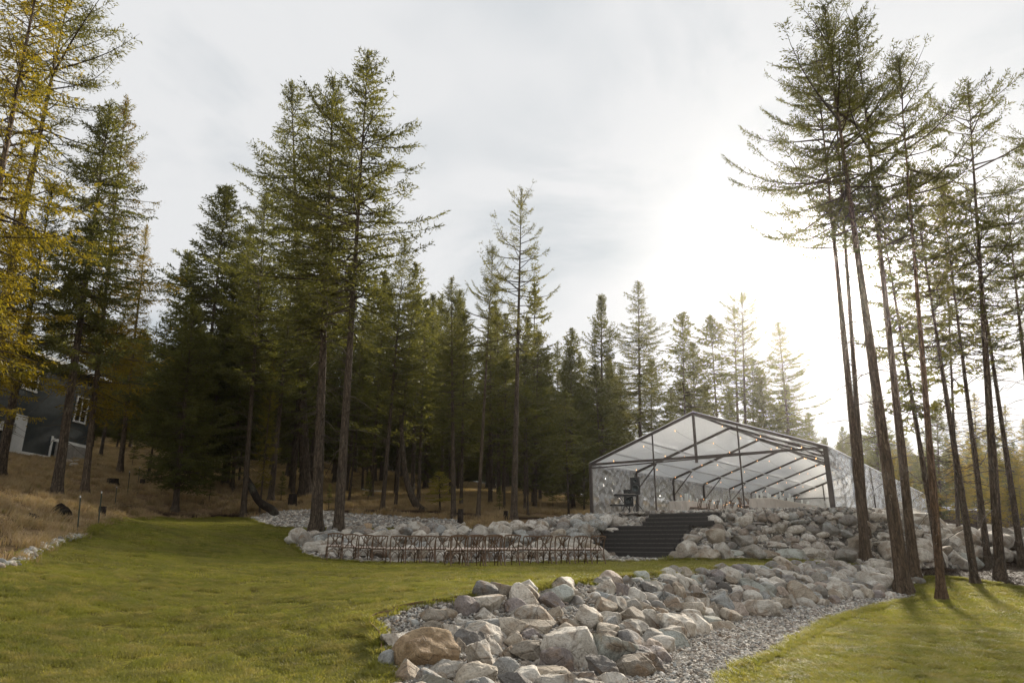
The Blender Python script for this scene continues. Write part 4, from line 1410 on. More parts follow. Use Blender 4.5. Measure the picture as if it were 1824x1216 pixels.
# thin pale stone edging beside the left lawn
ed = smooth_poly([(-9.0, 9)] + E_LEFT[:4], 10, False)
seg = np.linalg.norm(np.diff(ed, axis=0), axis=1)
cum = np.concatenate([[0], np.cumsum(seg)])
ne = 420
sN = rng.uniform(0, cum[-1], ne)
ex, ey = np.interp(sN, cum, ed[:, 0]) + rng.normal(0, .05, ne), np.interp(sN, cum, ed[:, 1]) + rng.normal(0, .05, ne)
sz = rng.uniform(.03, .10, ne)
scatter('edging_stones', np.stack([ex, ey, hgt(ex, ey) + sz * .4], 1), np.stack([rng.normal(0, .3, ne), rng.normal(0, .3, ne), rng.uniform(0, 6, ne)], 1), sz[:, None] * np.array([[1.2, 1, .7]]), rng.integers(0, 8, ne), PEBH)
# the thin brown strip that holds the lawn round the gravel
mb = MB()
strip = smooth_poly(FG_CREST[2:] + FG_TIP[:5], 6, False)
sp3 = np.stack([strip[:, 0], strip[:, 1], hgt(strip[:, 0], strip[:, 1]) + .03], 1)
Vv = np.concatenate([sp3 + [0, 0, -.12], sp3 + [0, 0, .03]])
m_ = len(sp3)
off = np.zeros((2 * m_, 3))
tang = np.gradient(sp3, axis=0)
nn = np.stack([-tang[:, 1], tang[:, 0], 0 * tang[:, 0]], 1)
nn /= np.linalg.norm(nn, axis=1, keepdims=True)
inner = Vv + np.concatenate([nn, nn]) * .012
Qs = [(i, i + 1, m_ + i + 1, m_ + i) for i in range(m_ - 1)]
mb.raw(Vv, Q=Qs)
mb.raw(inner, Q=[tuple(reversed(q)) for q in Qs])
mb.raw(np.concatenate([Vv[m_:], inner[m_:]]), Q=[(i, i + 1, m_ + i + 1, m_ + i) for i in range(m_ - 1)])
M['edging'] = plain('rusty steel edging', (.16, .085, .045), .7, noise=.4)
tag(link('lawn_edging', mb.mesh('lawn_edging', M['edging'])), 'thin rusty brown edging strip curving round the gravel at the lawn', 'edging')

# ------------------------------------------------------------------ stairs
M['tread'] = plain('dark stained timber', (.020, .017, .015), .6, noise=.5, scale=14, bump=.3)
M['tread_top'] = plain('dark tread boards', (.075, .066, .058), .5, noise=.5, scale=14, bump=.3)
AXv, WXv = Vector((*AX, 0)), Vector((*WX, 0))
STR = Vector((*ST_BR, 0))
yawS = math.atan2(-AX[0], AX[1])
st = empty('stairs', (ST_BR[0] - WX[0] * 1.7, ST_BR[1] - WX[1] * 1.7, h1(ST_BR[0] - 1.4, ST_BR[1] + 1)), 0, 'wide dark timber stairs climbing between the boulders up to the clear tent', 'stairs')
org = Vector(st.location)
for k in range(11):
    lw0, lw1 = (0.0, 3.4) if k < 8 else (-.85, 2.0)
    z0 = STEP_H * k
    f0 = STR + AXv * (.3 * k)
    a, b = f0 - WXv * lw0, f0 - WXv * lw1
    mb = MB()
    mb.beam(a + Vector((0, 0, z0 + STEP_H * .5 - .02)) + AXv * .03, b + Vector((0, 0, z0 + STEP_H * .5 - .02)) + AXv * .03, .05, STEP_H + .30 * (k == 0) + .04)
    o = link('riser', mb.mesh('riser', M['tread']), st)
    o.location = -org
    mb = MB()
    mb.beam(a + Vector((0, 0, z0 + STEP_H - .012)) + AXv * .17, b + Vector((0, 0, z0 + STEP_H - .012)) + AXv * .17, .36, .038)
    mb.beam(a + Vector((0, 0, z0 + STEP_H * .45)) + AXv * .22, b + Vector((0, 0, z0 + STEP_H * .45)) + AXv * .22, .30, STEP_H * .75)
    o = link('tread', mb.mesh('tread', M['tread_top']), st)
    o.location = -org
mb = MB()
for lw in (-.02, 3.42):
    a = STR - WXv * lw + Vector((0, 0, -.15))
    mb.beam(a, a + AXv * 2.4 + Vector((0, 0, STEP_H * 8 - .05)), .05, .34)
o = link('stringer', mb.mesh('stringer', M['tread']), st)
o.location = -org

# ------------------------------------------------------------------ clear tent
FR = Vector((12.4, 27.1, FLOOR))
FL = FR - WXv * 10.6
EAVE = 2.5
RIDGE = 4.42
BAY, NB_ = 5.0, 7
M['frame'] = plain('dark bronze aluminium', (.085, .070, .062), .45, metal=.3, noise=.2)
M['pole_silver'] = plain('silver pole', (.55, .55, .56), .35, metal=.6)


def vinyl(name, haze, gloss, bump_s, tintc, fk=1.2):
    m, t = new_mat(name)
    tcn = N(t, 'ShaderNodeTexCoord')
    a = N(t, 'ShaderNodeTexNoise', {'Vector': tcn.outputs['Object'], 'Scale': 1.8, 'Detail': 5.0, 'Roughness': 0.6, 'Distortion': 1.2})
    mp = N(t, 'ShaderNodeMapping', {'Vector': tcn.outputs['Object'], 'Scale': (14, 14, 5)})
    d = N(t, 'ShaderNodeTexNoise', {'Vector': mp.outputs[0], 'Scale': 2.5, 'Detail': 5.0, 'Roughness': 0.7})
    bp = N(t, 'ShaderNodeBump', {'Height': a.outputs['Fac'], 'Strength': bump_s, 'Distance': 0.12})
    tr = N(t, 'ShaderNodeBsdfTransparent', {'Color': (.93, .945, .95, 1)})
    df = N(t, 'ShaderNodeBsdfTranslucent', {'Color': tintc})
    dd = N(t, 'ShaderNodeBsdfDiffuse', {'Color': tintc})
    dif = N(t, 'ShaderNodeMixShader', {0: .8, 1: dd.outputs[0], 2: df.outputs[0]})
    gl = N(t, 'ShaderNodeBsdfGlossy', {'Color': (1, 1, 1, 1), 'Roughness': .26, 'Normal': bp.outputs[0]})
    hz = mth(t, 'MULTIPLY', ramp(t, d.outputs['Fac'], [(0.3, 0.62), (0.72, 1.0)]), haze)
    m1 = N(t, 'ShaderNodeMixShader', {0: hz, 1: tr.outputs[0], 2: dif.outputs[0]})
    fr = N(t, 'ShaderNodeFresnel', {'IOR': 1.45, 'Normal': bp.outputs[0]})
    fg = mth(t, 'ADD', mth(t, 'MULTIPLY', fr.outputs[0], fk), gloss, clamp=True)
    m2 = N(t, 'ShaderNodeMixShader', {0: fg, 1: m1.outputs[0], 2: gl.outputs[0]})
    finish(t, m2.outputs[0])
    return m


M['roof_vinyl'] = vinyl('clear roof vinyl', .78, .05, .25, (.95, .96, .97, 1), .3)
M['wall_vinyl'] = vinyl('clear wall vinyl', .60, .18, 1.0, (.70, .72, .73, 1))  # cloudy vinyl; its pale streaks also paint in the silvery highlights
tent = empty('marquee_tent', tuple((FL + FR) / 2), 0, 'large clear roofed marquee tent with dark frame standing above the boulder slope', 'tent')
TO = Vector(tent.location)


def tpart(name, mbx, mat, smooth=False):
    o = link(name, mbx.mesh(name, mat, smooth), tent)
    o.location = -TO
    return o


def fp(i, lat, z):          # frame point: bay i, lateral from left, height over the floor
    return FL + AXv * (BAY * i) + WXv * lat + Vector((0, 0, z))


UPZ = (0, 0, 1)
for i in range(NB_ + 1):
    for lat in (0, 10.6):
        mb = MB()
        mb.beam(fp(i, lat, -.3), fp(i, lat, EAVE), .19 if i == 0 and lat else .13, .12, up=tuple(AXv))
        tpart('post', mb, M['frame'])
    for (l0, z0, l1, z1) in ((0, EAVE, 5.3, RIDGE), (10.6, EAVE, 5.3, RIDGE)):
        mb = MB()
        mb.beam(fp(i, l0, z0 - .03), fp(i, l1, z1 - .03), .09, .12)
        tpart('rafter', mb, M['frame'])
    if 0 < i:
        for (l0, l1) in ((0, 1.2), (10.6, 9.4)):
            mb = MB()
            zr_ = EAVE + (RIDGE - EAVE) * 1.2 / 5.3
            mb.beam(fp(i, l0, EAVE - 1.0), fp(i, l1, zr_ - .1), .05, .05)
            tpart('knee_brace', mb, M['frame'])
for lat, z in ((0, EAVE), (10.6, EAVE), (5.3, RIDGE), (2.65, (EAVE + RIDGE) / 2), (7.95, (EAVE + RIDGE) / 2), (1.3, EAVE + (RIDGE - EAVE) * .245), (9.3, EAVE + (RIDGE - EAVE) * .245)):
    dark = lat in (0, 10.6, 5.3)
    mb = MB()
    mb.beam(fp(0, lat, z - .02 if dark else z - .09), fp(NB_, lat, z - .02 if dark else z - .09), .07, .10 if dark else .05)
    tpart('purlin', mb, M['pole_silver'] if not dark or lat == 0 else M['frame'])
mb = MB()
mb.beam(fp(0, 0, EAVE - .05), fp(0, 10.6, EAVE - .05), .09, .10)
mb.beam(fp(0, 0, EAVE - .22), fp(0, 10.6, EAVE - .05), .06, .05)
tpart('tie_beam', mb, M['frame'])
mb = MB()
mb.beam(fp(0, 5.3, EAVE - .3), fp(0, 5.3, RIDGE), .10, .10, up=tuple(AXv))
tpart('king_post', mb, M['frame'])
for lat in (3.35, 7.25):
    mb = MB()
    zr_ = EAVE + (RIDGE - EAVE) * (min(lat, 10.6 - lat) / 5.3)
    mb.tube([tuple(fp(0, lat, -.2) - AXv * .15), tuple(fp(0, lat, zr_ - .1) - AXv * .15)], .035, 8)
    tpart('pole', mb, M['frame'])
for (a0, b0) in (((0, 5.3, RIDGE), (1, 10.6, EAVE)), ((0, 10.6, EAVE), (1, 5.3, RIDGE)), ((2, 5.3, RIDGE), (3, 10.6, EAVE)), ((2, 10.6, EAVE), (3, 5.3, RIDGE)), ((5, 10.6, EAVE), (6, 5.3, RIDGE))):
    mb = MB()
    mb.tube([tuple(fp(*a0) - Vector((0, 0, .12))), tuple(fp(*b0) - Vector((0, 0, .12)))], .018, 5)
    tpart('bracing_cable', mb, M['frame'])


def panel(p00, p10, p11, p01, nu, nv, amp, seed, sag=0.0, wave=None):
    """A wrinkled vinyl sheet between four corners."""
    g = np.random.default_rng(seed)
    U, Vv_ = np.meshgrid(np.linspace(0, 1, nu), np.linspace(0, 1, nv))
    c = [np.array(p) for p in (p00, p10, p11, p01)]
    P = (1 - U)[..., None] * ((1 - Vv_)[..., None] * c[0] + Vv_[..., None] * c[3]) + U[..., None] * ((1 - Vv_)[..., None] * c[1] + Vv_[..., None] * c[2])
    n = np.cross(c[1] - c[0], c[3] - c[0])
    n = n / np.linalg.norm(n)
    D = np.zeros(U.shape)
    if wave:
        for k in range(16):
            th = g.uniform(-.5, .5) + (.9 if g.random() < .5 else -.9)
            f = g.uniform(8, 26)
            x0, y0 = g.random(2)
            env = np.exp(-(((U - x0) / .35) ** 2 + ((Vv_ - y0) / .45) ** 2))
            s = np.sin(f * (U * math.cos(th) * wave + Vv_ * math.sin(th)) + g.uniform(0, 6))
            D += env * (1 - np.abs(s)) * amp * g.uniform(.5, 1)
        D += .25 * amp * np.sin(U * wave * 21 + 2 * np.sin(Vv_ * 4 + seed))
    D *= np.minimum(1, 12 * np.minimum(U, 1 - U)) * .9 + .1
    P = P + D[..., None] * n
    P[..., 2] -= sag * 4 * U * (1 - U) * 4 * Vv_ * (1 - Vv_)
    ids = np.arange(nu * nv).reshape(nv, nu)
    Q = np.stack([ids[:-1, :-1], ids[:-1, 1:], ids[1:, 1:], ids[1:, :-1]], -1).reshape(-1, 4)
    return P.reshape(-1, 3), Q


for i in range(NB_):
    for side in (0, 1):
        l0 = (-.06, 10.66)[side]
        P_, Q_ = panel(fp(i, l0, EAVE + .05), fp(i + 1, l0, EAVE + .05), fp(i + 1, 5.3, RIDGE + .07), fp(i, 5.3, RIDGE + .07), 16, 12, .012, i + side * 10, sag=.05, wave=1)
        tpart('roof_panel', MB().raw(P_, Q=Q_), M['roof_vinyl'], True)
        lw_ = (-.02, 10.62)[side]
        P_, Q_ = panel(fp(i, lw_, -.12), fp(i + 1, lw_, -.12), fp(i + 1, lw_, EAVE - .03), fp(i, lw_, EAVE - .03), 110 if i < 3 else 50, 60 if i < 3 else 28, .07, 40 + i + side * 10, wave=2.0)
        tpart('wall_panel', MB().raw(P_, Q=Q_), M['wall_vinyl'], True)
        mb = MB()
        a_, b_ = fp(i, lw_, EAVE - .12), fp(i + 1, lw_, EAVE - .12)
        mb.beam(a_, b_, .03, .16)
        tpart('valance', mb, M['wall_vinyl'])
        for q in (1 / 2.,):
            mb = MB()
            pz = fp(i + q, lw_, 0)
            mb.beam(pz - Vector((0, 0, .1)), pz + Vector((0, 0, EAVE - .1)), .03, .02, up=tuple(AXv))
            tpart('zip_seam', mb, M['frame'])
P_, Q_ = panel(fp(NB_, 0, 0), fp(NB_, 10.6, 0), fp(NB_, 10.6, EAVE), fp(NB_, 0, EAVE), 60, 20, .04, 99, wave=2)
tpart('end_wall', MB().raw(P_, Q=Q_), M['wall_vinyl'], True)
mb = MB().raw([tuple(fp(NB_, 0, EAVE)), tuple(fp(NB_, 10.6, EAVE)), tuple(fp(NB_, 5.3, RIDGE))], T=[(0, 1, 2)])
tpart('end_gable', mb, M['roof_vinyl'])
for lat in (3.2, 7.4):
    mb = MB()
    mb.beam(fp(NB_, lat, 0), fp(NB_, lat, EAVE + 1.1), .09, .09, up=tuple(AXv))
    tpart('end_post', mb, M['frame'])
mb = MB()
mb.beam(fp(NB_, 3.2, .9), fp(NB_, 10.6, .9), .05, .06)
mb.beam(fp(NB_, 0, EAVE), fp(NB_, 10.6, EAVE), .06, .08)
tpart('end_rail', mb, M['frame'])

# festoon lights under the roof
M['bulb'] = plain('warm bulb', (1, .7, .4), .4, emit=(1.0, .50, .18), estr=1.4)
M['cable'] = plain('black cable', (.02, .02, .02), .6)
for k, lat in enumerate((1.0, 2.6, 4.2, 6.4, 8.0, 9.6)):
    zb = EAVE + (RIDGE - EAVE) * (min(lat, 10.6 - lat) / 5.3) - .22
    r = empty('string_lights', tuple(fp(0.1, lat, zb)), 0, '%s string of warm bulbs hanging along the tent roof, counted from the stairs side' % ['first', 'second', 'third', 'fourth', 'fifth', 'sixth'][k], 'string lights', 'strings of bulbs under the tent roof')
    ro = Vector(r.location)
    cb_, bb = MB(), MB()
    pts = []
    for i in range(NB_):
        for s in np.linspace(0, 1, 9)[: 9 if i == NB_ - 1 else 8]:
            pts.append(fp(i + s * .98 + .1 if i < NB_ - 1 else i + s * .85 + .1, lat, zb - .22 * 4 * s * (1 - s)) - ro)
    cb_.tube([tuple(p) for p in pts], .006, 3, cap=False)
    link('cable', cb_.mesh('cable', M['cable']), r)
    for n_, p in enumerate(pts[::4]):
        if n_ == 0:
            bme = MB().lathe([(.004, .02), (.014, .0), (.020, -.03), (.014, -.045), (.003, -.06)], 6).mesh('bulb', M['bulb'], True) if k == 0 else bme
        link('bulb', bme, r, loc=p - Vector((0, 0, .02)))
# lights draped low on the left wall
r = empty('string_lights', tuple(fp(2, .15, 1.5)), 0, 'low string of warm bulbs draped along the clear side wall by the tables', 'string lights')
ro = Vector(r.location)
pts = []
for i in range(2, 7):
    for s in np.linspace(0, 1, 9)[:8]:
        pts.append(fp(i + s, .18, 1.75 - .45 * 4 * s * (1 - s)) - ro)
link('cable', MB().tube([tuple(p) for p in pts], .006, 3, cap=False).mesh('cable', M['cable']), r)
for p in pts:
    link('bulb', bme, r, loc=p - Vector((0, 0, .02)))

# ------------------------------------------------------------------ tables inside
M['cloth'] = plain('ivory cloth', (.66, .60, .53), .8, noise=.06, scale=3, bump=.2)
M['glass'] = plain('frosted glass', (.62, .64, .62), .15)
M['candle'] = plain('ivory candle', (.75, .68, .55), .5)
M['tabletop'] = plain('folding table', (.4, .38, .35), .6)
yaw = math.atan2(AX[1], AX[0])


def make_table():
    t = empty('banquet_table')
    link('tabletop', MB().box((0, 0, .735), (2.4, .86, .03)).mesh('tabletop', M['tabletop']), t)
    for sx in (-1, 1):
        for sy in (-1, 1):
            link('leg', MB().tube([(sx * 1.05, sy * .34, 0), (sx * 1.05, sy * .34, .72)], .016, 6).mesh('leg', M['frame']), t)
    return t


def cloth_mesh():
    n = 96
    V, Q = [], []
    L_, W_ = 2.47, .95
    per = []
    for i in range(n):
        a = i / n * 2 * math.pi
        c, s = math.cos(a), math.sin(a)
        m_ = max(abs(c) / (L_ / 2), abs(s) / (W_ / 2))
        per.append((c / m_, s / m_))
    for j, (z, o_) in enumerate(((.757, 0), (.745, .012), (.5, .03), (.25, .045), (.03, .06))):
        for i, (x, y) in enumerate(per):
            w = o_ * (1 + .8 * math.sin(i * 1.05) + .5 * math.sin(i * 2.3)) if j > 1 else o_
            V.append((x * (1 + w / (L_ / 2)), y * (1 + w / (W_ / 2)), z))
    for j in range(4):
        for i in range(n):
            Q.append((j * n + i, (j + 1) * n + i, (j + 1) * n + (i + 1) % n, j * n + (i + 1) % n))
    V.append((0, 0, .757))
    T = [(len(V) - 1, i, (i + 1) % n) for i in range(n)]
    return mesh('tablecloth', V, [np.array(Q), np.array(T)], [M['cloth']], smooth=False)


tb0, cl_me = None, cloth_mesh()
vase_meshes = [MB().lathe([(.035, 0), (.05, .005), (.05, hh), (.044, hh), (.044, .03), (.002, .03)], 10).mesh('glass_vase', M['glass'], True) for hh in (.22, .32, .44)]
candle_me = MB().lathe([(.028, 0), (.028, .14), (.002, .15)], 8).mesh('candle', M['candle'])
TABN = ['nearest', 'second', 'third', 'fourth', 'fifth', 'sixth']
for row, lat in ((0, 3.1), (1, 7.0)):
    rown = ('the row by the stairs', 'the row by the tent corner')[row]
    for k in range(6):
        c = fp(0, lat, .02) + AXv * (4.2 + 2.48 * k)
        if tb0 is None:
            t_ = tb0 = make_table()
        else:
            t_ = copy_tree(tb0)
        t_.location, t_.rotation_euler = c, (0, 0, yaw)
        tag(t_, 'folding banquet table under the ivory cloth, %s in %s' % (TABN[k], rown), 'table', 'banquet tables in two rows inside the tent')
        o = link('tablecloth', cl_me, loc=c, rot=(0, 0, yaw))
        tag(o, 'ivory tablecloth reaching the floor on the %s table of %s' % (TABN[k], rown), 'tablecloth', 'ivory cloths on the banquet tables')
        if k < 4:
            for q in range(5 if k < 2 else 3):
                x_, y_ = random.uniform(-1.1, 1.1), random.uniform(-.28, .28)
                vi = random.randrange(3)
                p = c + AXv * x_ + WXv * y_ + Vector((0, 0, .758))
                v_ = empty('candle_vase', tuple(p), 0, '%s clear glass candle vase on the %s table of %s' % (['short', 'medium', 'tall'][vi], TABN[k], rown), 'vase', 'glass candle vases on the %s table of %s' % (TABN[k], rown))
                link('glass_cylinder', vase_meshes[vi], v_)
                link('candle', candle_me, v_, loc=(0, 0, .03))

# ------------------------------------------------------------------ bentwood chairs
M['wood'] = plain('brown bentwood', (.13, .072, .036), .45, noise=.35, scale=20)
M['cushion'] = plain('blush seat cushion', (.70, .58, .51), .85, noise=.08, scale=20, bump=.1)


def make_chair():
    """Faces +Y, back at -Y; 0.45 m wide."""
    t = empty('bentwood_chair')
    w, d = .215, .20
    # seat ring, cushion
    def ringp(rx, ry, z, n=20):
        return [(rx * math.copysign(abs(math.cos(a)) ** .6, math.cos(a)), ry * math.copysign(abs(math.sin(a)) ** .6, math.sin(a)), z) for a in np.arange(n) * 2 * math.pi / n]
    V = ringp(w, d, .435) + ringp(w + .008, d + .008, .447) + ringp(w, d, .46)
    n = 20
    Q = [(j * n + i, j * n + (i + 1) % n, (j + 1) * n + (i + 1) % n, (j + 1) * n + i) for j in range(2) for i in range(n)]
    T = [(2 * n, 2 * n + i, 2 * n + i + 1) for i in range(1, n - 1)] + [(0, i + 1, i) for i in range(1, n - 1)]
    link('seat', mesh('seat', V, [np.array(Q), np.array(T)], [M['wood']]), t)
    V = ringp(w * .93, d * .93, .461) + ringp(w * 1.04, d * 1.04, .475) + ringp(w * 1.04, d * 1.04, .505) + ringp(w * .9, d * .9, .525)
    Q = [(j * n + i, j * n + (i + 1) % n, (j + 1) * n + (i + 1) % n, (j + 1) * n + i) for j in range(3) for i in range(n)]
    T = [(3 * n, 3 * n + i, 3 * n + i + 1) for i in range(1, n - 1)]
    link('cushion', mesh('cushion', V, [np.array(Q), np.array(T)], [M['cushion']], smooth=True), t)
    for s in (-1, 1):
        link('leg', MB().tube([(s * .20, .23, 0), (s * .19, .20, .2), (s * .185, .175, .435)], [.013, .016, .018], 7).mesh('leg', M['wood'], True), t)
        post = [(s * .205, -.30, 0), (s * .20, -.235, .18), (s * .195, -.195, .43), (s * .20, -.205, .60), (s * .208, -.25, .76), (s * .218, -.31, .875)]
        pp = smooth_poly(post, 3, False)
        link('back_post', MB().tube(pp, .0155, 7).mesh('back_post', M['wood'], True), t)
        # bentwood arcs between the legs
        side = [(s * .197, .20, .13), (s * .19, .13, .30), (s * .187, .0, .40), (s * .19, -.13, .33), (s * .199, -.23, .15)]
        link('side_arch', MB().tube(smooth_poly(side, 4, False), .010, 5).mesh('side_arch', M['wood'], True), t)
    for yy, yn in ((.195, 'front_arch'), (-.225, 'rear_arch')):
        arc = [(-.19, yy, .15), (-.13, yy, .31), (0, yy * .98, .40), (.13, yy, .31), (.19, yy, .15)]
        link(yn, MB().tube(smooth_poly(arc, 4, False), .010, 5).mesh(yn, M['wood'], True), t)
    rail = [(-.222, -.312, .865), (-.12, -.345, .885), (0, -.355, .89), (.12, -.345, .885), (.222, -.312, .865)]
    rp = smooth_poly(rail, 4, False)
    mb = MB()
    for a_, b_ in zip(rp[:-1], rp[1:]):
        mb.beam(tuple(a_), tuple(b_), .020, .042)
    link('top_rail', mb.mesh('top_rail', M['wood']), t)
    for s in (-1, 1):
        sl = [(s * -.125, -.20, .455), (s * -.10, -.205, .52), (s * .02, -.235, .67), (s * .12, -.305, .80), (s * .15, -.335, .875)]
        link('back_slat', MB().tube(smooth_poly(sl, 4, False), .014, 5).mesh('back_slat', M['wood'], True), t)
        sl = [(s * .045, -.20, .455), (s * .05, -.215, .60), (s * .05, -.27, .75), (s * .05, -.345, .87)]
        link('back_slat', MB().tube(smooth_poly(sl, 4, False), .0125, 5).mesh('back_slat', M['wood'], True), t)
    return t


chair0 = None
CH = [(592, 1005.5), (619, 1005.5), (645.5, 1006), (672, 1006), (702, 1006), (730, 1006), (757.5, 1006.5), (783, 1005), (810, 1010), (841, 1010.5), (873, 1011), (905, 1011),
      (937, 1006), (963, 1008), (995, 1008.5), (1027, 1006), (1059, 1007.5), (812, 1004), (846, 1004), (878, 1004.5)]
NUMW = ['first', 'second', 'third', 'fourth', 'fifth', 'sixth', 'seventh', 'eighth', 'ninth', 'tenth', 'eleventh', 'twelfth', 'thirteenth', 'fourteenth', 'fifteenth', 'sixteenth', 'last']
HS = [27, 27, 27, 27, 28, 28, 28, 27, 32, 32, 32, 32, 28, 30, 30, 28, 29.5, 27, 27, 27]
for i, (u, v) in enumerate(CH):
    # distance from the size the seat shows at; rows stand on flat lawn
    Yc = {27: 23.4, 28: 22.6, 29.5: 21.7, 30: 21.4, 32: 20.2}[HS[i]]
    p = at_y(u, v, Yc)
    p[2] = h1(p[0], p[1]) + lumps(p[0], p[1], .035) * 0 + .0
    if chair0 is None:
        c_ = chair0 = make_chair()
    else:
        c_ = copy_tree(chair0)
    c_.location = p
    c_.rotation_euler = (0, 0, math.radians(24 + random.uniform(-4, 4)))
    c_.scale = (1.1, 1.08, .95)
    if i < 17:
        lb = 'brown bentwood chair with blush cushion, %s in the row from the lawn%s' % (NUMW[i], ', nearest the stairs' if i == 16 else '')
    else:
        lb = 'brown bentwood chair in the hidden back row, behind the %s chair from the lawn' % NUMW[8 + i - 17]
    tag(c_, lb, 'chair', 'bentwood chairs lined up on the lawn')
# chairs at the tables in the tent
k_ = 0
for row, lat, sd_ in ((0, 3.1, 1), (1, 7.0, -1)):
    for k in range(8):
        c = fp(0, lat + sd_ * .72, .02) + AXv * (3.3 + 1.15 * k)
        c_ = copy_tree(chair0)
        c_.location = c
        c_.rotation_euler = (0, 0, math.atan2(AX[1], AX[0]) - math.pi / 2 + (math.pi / 2 if sd_ > 0 else -math.pi / 2))
        tag(c_, 'bentwood chair pulled up to the table row by the %s, %s from the front' % (('stairs', 'tent corner')[row], NUMW[k]), 'chair', 'bentwood chairs at the tables in the tent')

# ------------------------------------------------------------------ music corner left of the stairs, in the tent
M['black'] = plain('black plastic', (.018, .019, .02), .45)
M['cone'] = plain('speaker grille', (.05, .06, .06), .35, metal=.3)
M['grey_metal'] = plain('grey metal', (.12, .12, .125), .4, metal=.6)


def G_floor(u, Y):
    p = at_y(u, 915, Y)
    return Vector((p[0], Y, FLOOR - .03))


def speaker(u, Y, vtop, hpx, label):
    b = G_floor(u, Y)
    topz = at_y(u, vtop, Y)[2]
    hh = hpx * Y / F * 1.0
    r = empty('loudspeaker', (b.x, b.y, topz - hh), math.radians(-20), label, 'loudspeaker')
    mb = MB()
    w = hh * .58
    V = [(-w / 2, -.17, 0), (w / 2, -.17, 0), (w * .36, .17, 0), (-w * .36, .17, 0), (-w / 2, -.17, hh), (w / 2, -.17, hh), (w * .36, .17, hh), (-w * .36, .17, hh)]
    mb.raw(V, Q=[(0, 3, 2, 1), (4, 5, 6, 7), (0, 1, 5, 4), (1, 2, 6, 5), (2, 3, 7, 6), (3, 0, 4, 7)])
    link('cabinet', mb.mesh('cabinet', M['black']), r)
    for nm, zc_, rr in (('woofer', hh * .34, w * .38), ('tweeter', hh * .78, w * .20)):
        o = link(nm, MB().lathe([(rr, 0), (rr * .96, .02), (rr * .8, .012), (rr * .3, -.02), (.003, -.005)], 16).mesh(nm, M['cone'], True), r, loc=(0, -.172, zc_), rot=(math.pi / 2, 0, 0))
    return r, b


sr, sb = speaker(1135, 32.2, 850, 29, 'black loudspeaker high on a stand against the clear tent wall')
r = empty('speaker_stand', tuple(sb), 0, 'black tripod stand holding the tall loudspeaker by the tent wall', 'stand')
link('pole', MB().tube([(0, 0, .2), (0, 0, sr.location.z - sb.z)], .03, 8).mesh('pole', M['black']), r)
for a in (0, 2.09, 4.19):
    link('leg', MB().tube([(0, 0, .65), (.5 * math.cos(a), .5 * math.sin(a), .0)], .015, 6).mesh('leg', M['black']), r)
s2, b2 = speaker(1122, 33.4, 872, 28, 'lower black loudspeaker left of the tall one behind the keyboard')
r = empty('speaker_stand', tuple(b2), 0, 'short black stand under the lower loudspeaker behind the keyboard', 'stand')
link('pole', MB().tube([(0, 0, .1), (0, 0, s2.location.z - b2.z)], .03, 8).mesh('pole', M['black']), r)
for a in (0.4, 2.5, 4.6):
    link('leg', MB().tube([(0, 0, .3), (.35 * math.cos(a), .35 * math.sin(a), .0)], .015, 6).mesh('leg', M['black']), r)
kb = G_floor(1115, 31.4)
r = empty('keyboard_stand', tuple(kb), math.radians(12), 'black crossed stand under the keyboard beside the loudspeakers', 'stand')
for s in (-1, 1):
    link('cross_leg', MB().tube([(-.3 * s, .12 * s, .0), (.3 * s, .12 * s, .84)], .018, 6).mesh('cross_leg', M['black']), r)
    link('foot', MB().tube([(-.3 * s, -.2, .015), (-.3 * s, .25, .015)], .018, 6).mesh('foot', M['black']), r)
    link('arm', MB().tube([(.3 * s, -.2, .85), (.3 * s, .25, .85)], .018, 6).mesh('arm', M['black']), r)
r = empty('keyboard', (kb.x, kb.y, kb.z + .87), math.radians(12), 'black electric keyboard on the crossed stand at the tent edge', 'keyboard')
link('body', MB().box((0, 0, .05), (.98, .3, .09)).mesh('body', M['black']), r)
link('keys', MB().box((0, -.07, .1), (.9, .13, .014)).mesh('keys', M['cloth']), r)
bn = G_floor(1101, 30.9)
r = empty('stool', tuple(bn), math.radians(12), 'low black bench stool in front of the keyboard', 'stool')
link('seat', MB().box((0, 0, .46), (.6, .3, .06)).mesh('seat', M['black']), r)
for sx in (-1, 1):
    for sy in (-1, 1):
        link('leg', MB().tube([(sx * .25, sy * .12, 0), (sx * .22, sy * .1, .44)], .015, 6).mesh('leg', M['grey_metal']), r)

# ------------------------------------------------------------------ house
M['siding'] = plain('dark blue green siding', (.032, .044, .048), .6, noise=.25, scale=3, bump=.1)
M['trim'] = plain('white painted trim', (.78, .78, .75), .5, noise=.05)
M['doorw'] = plain('white painted door', (.78, .78, .76), .5, noise=.08, scale=2)
M['pane'] = plain('dark window glass', (.015, .018, .02), .08, spec=.8)
M['concrete'] = plain('grey concrete', (.30, .28, .25), .85, noise=.25, scale=4, bump=.3)
M['roofing'] = plain('pale metal roof', (.42, .45, .45), .4, metal=.3, noise=.15, scale=2)
HX = -30.0
hy0, hy1 = 33.0, 48.3
hb = 5.95
house = empty('house', (HX, 41, hb), 0, 'dark blue green clapboard house with white trim on the wooded rise', 'house')
HO = Vector(house.location)


def hpart(name, mbx, mat, parent=None, smooth=False):
    o = link(name, mbx.mesh(name, mat, smooth), parent or house)
    if parent is None:
        o.location = -HO
    return o


mb = MB()
mb.box((HX - 4.06, (hy0 + hy1) / 2, hb + 3.0), (8, hy1 - hy0, 6.0))
hpart('wall', mb, M['siding'])
nb_ = 33
door_y = (40.55, 41.55)
for i in range(nb_):
    z = hb + .06 + i * .18
    mb = MB()
    M_ = Matrix.Rotation(math.radians(-6), 4, 'Y')
    mb.box((HX + .0, (hy0 + hy1) / 2, z + .09), (.022, hy1 - hy0 - .02, .19), Matrix.Rotation(math.radians(7), 4, 'Y'))
    hpart('siding_board', mb, M['siding'])
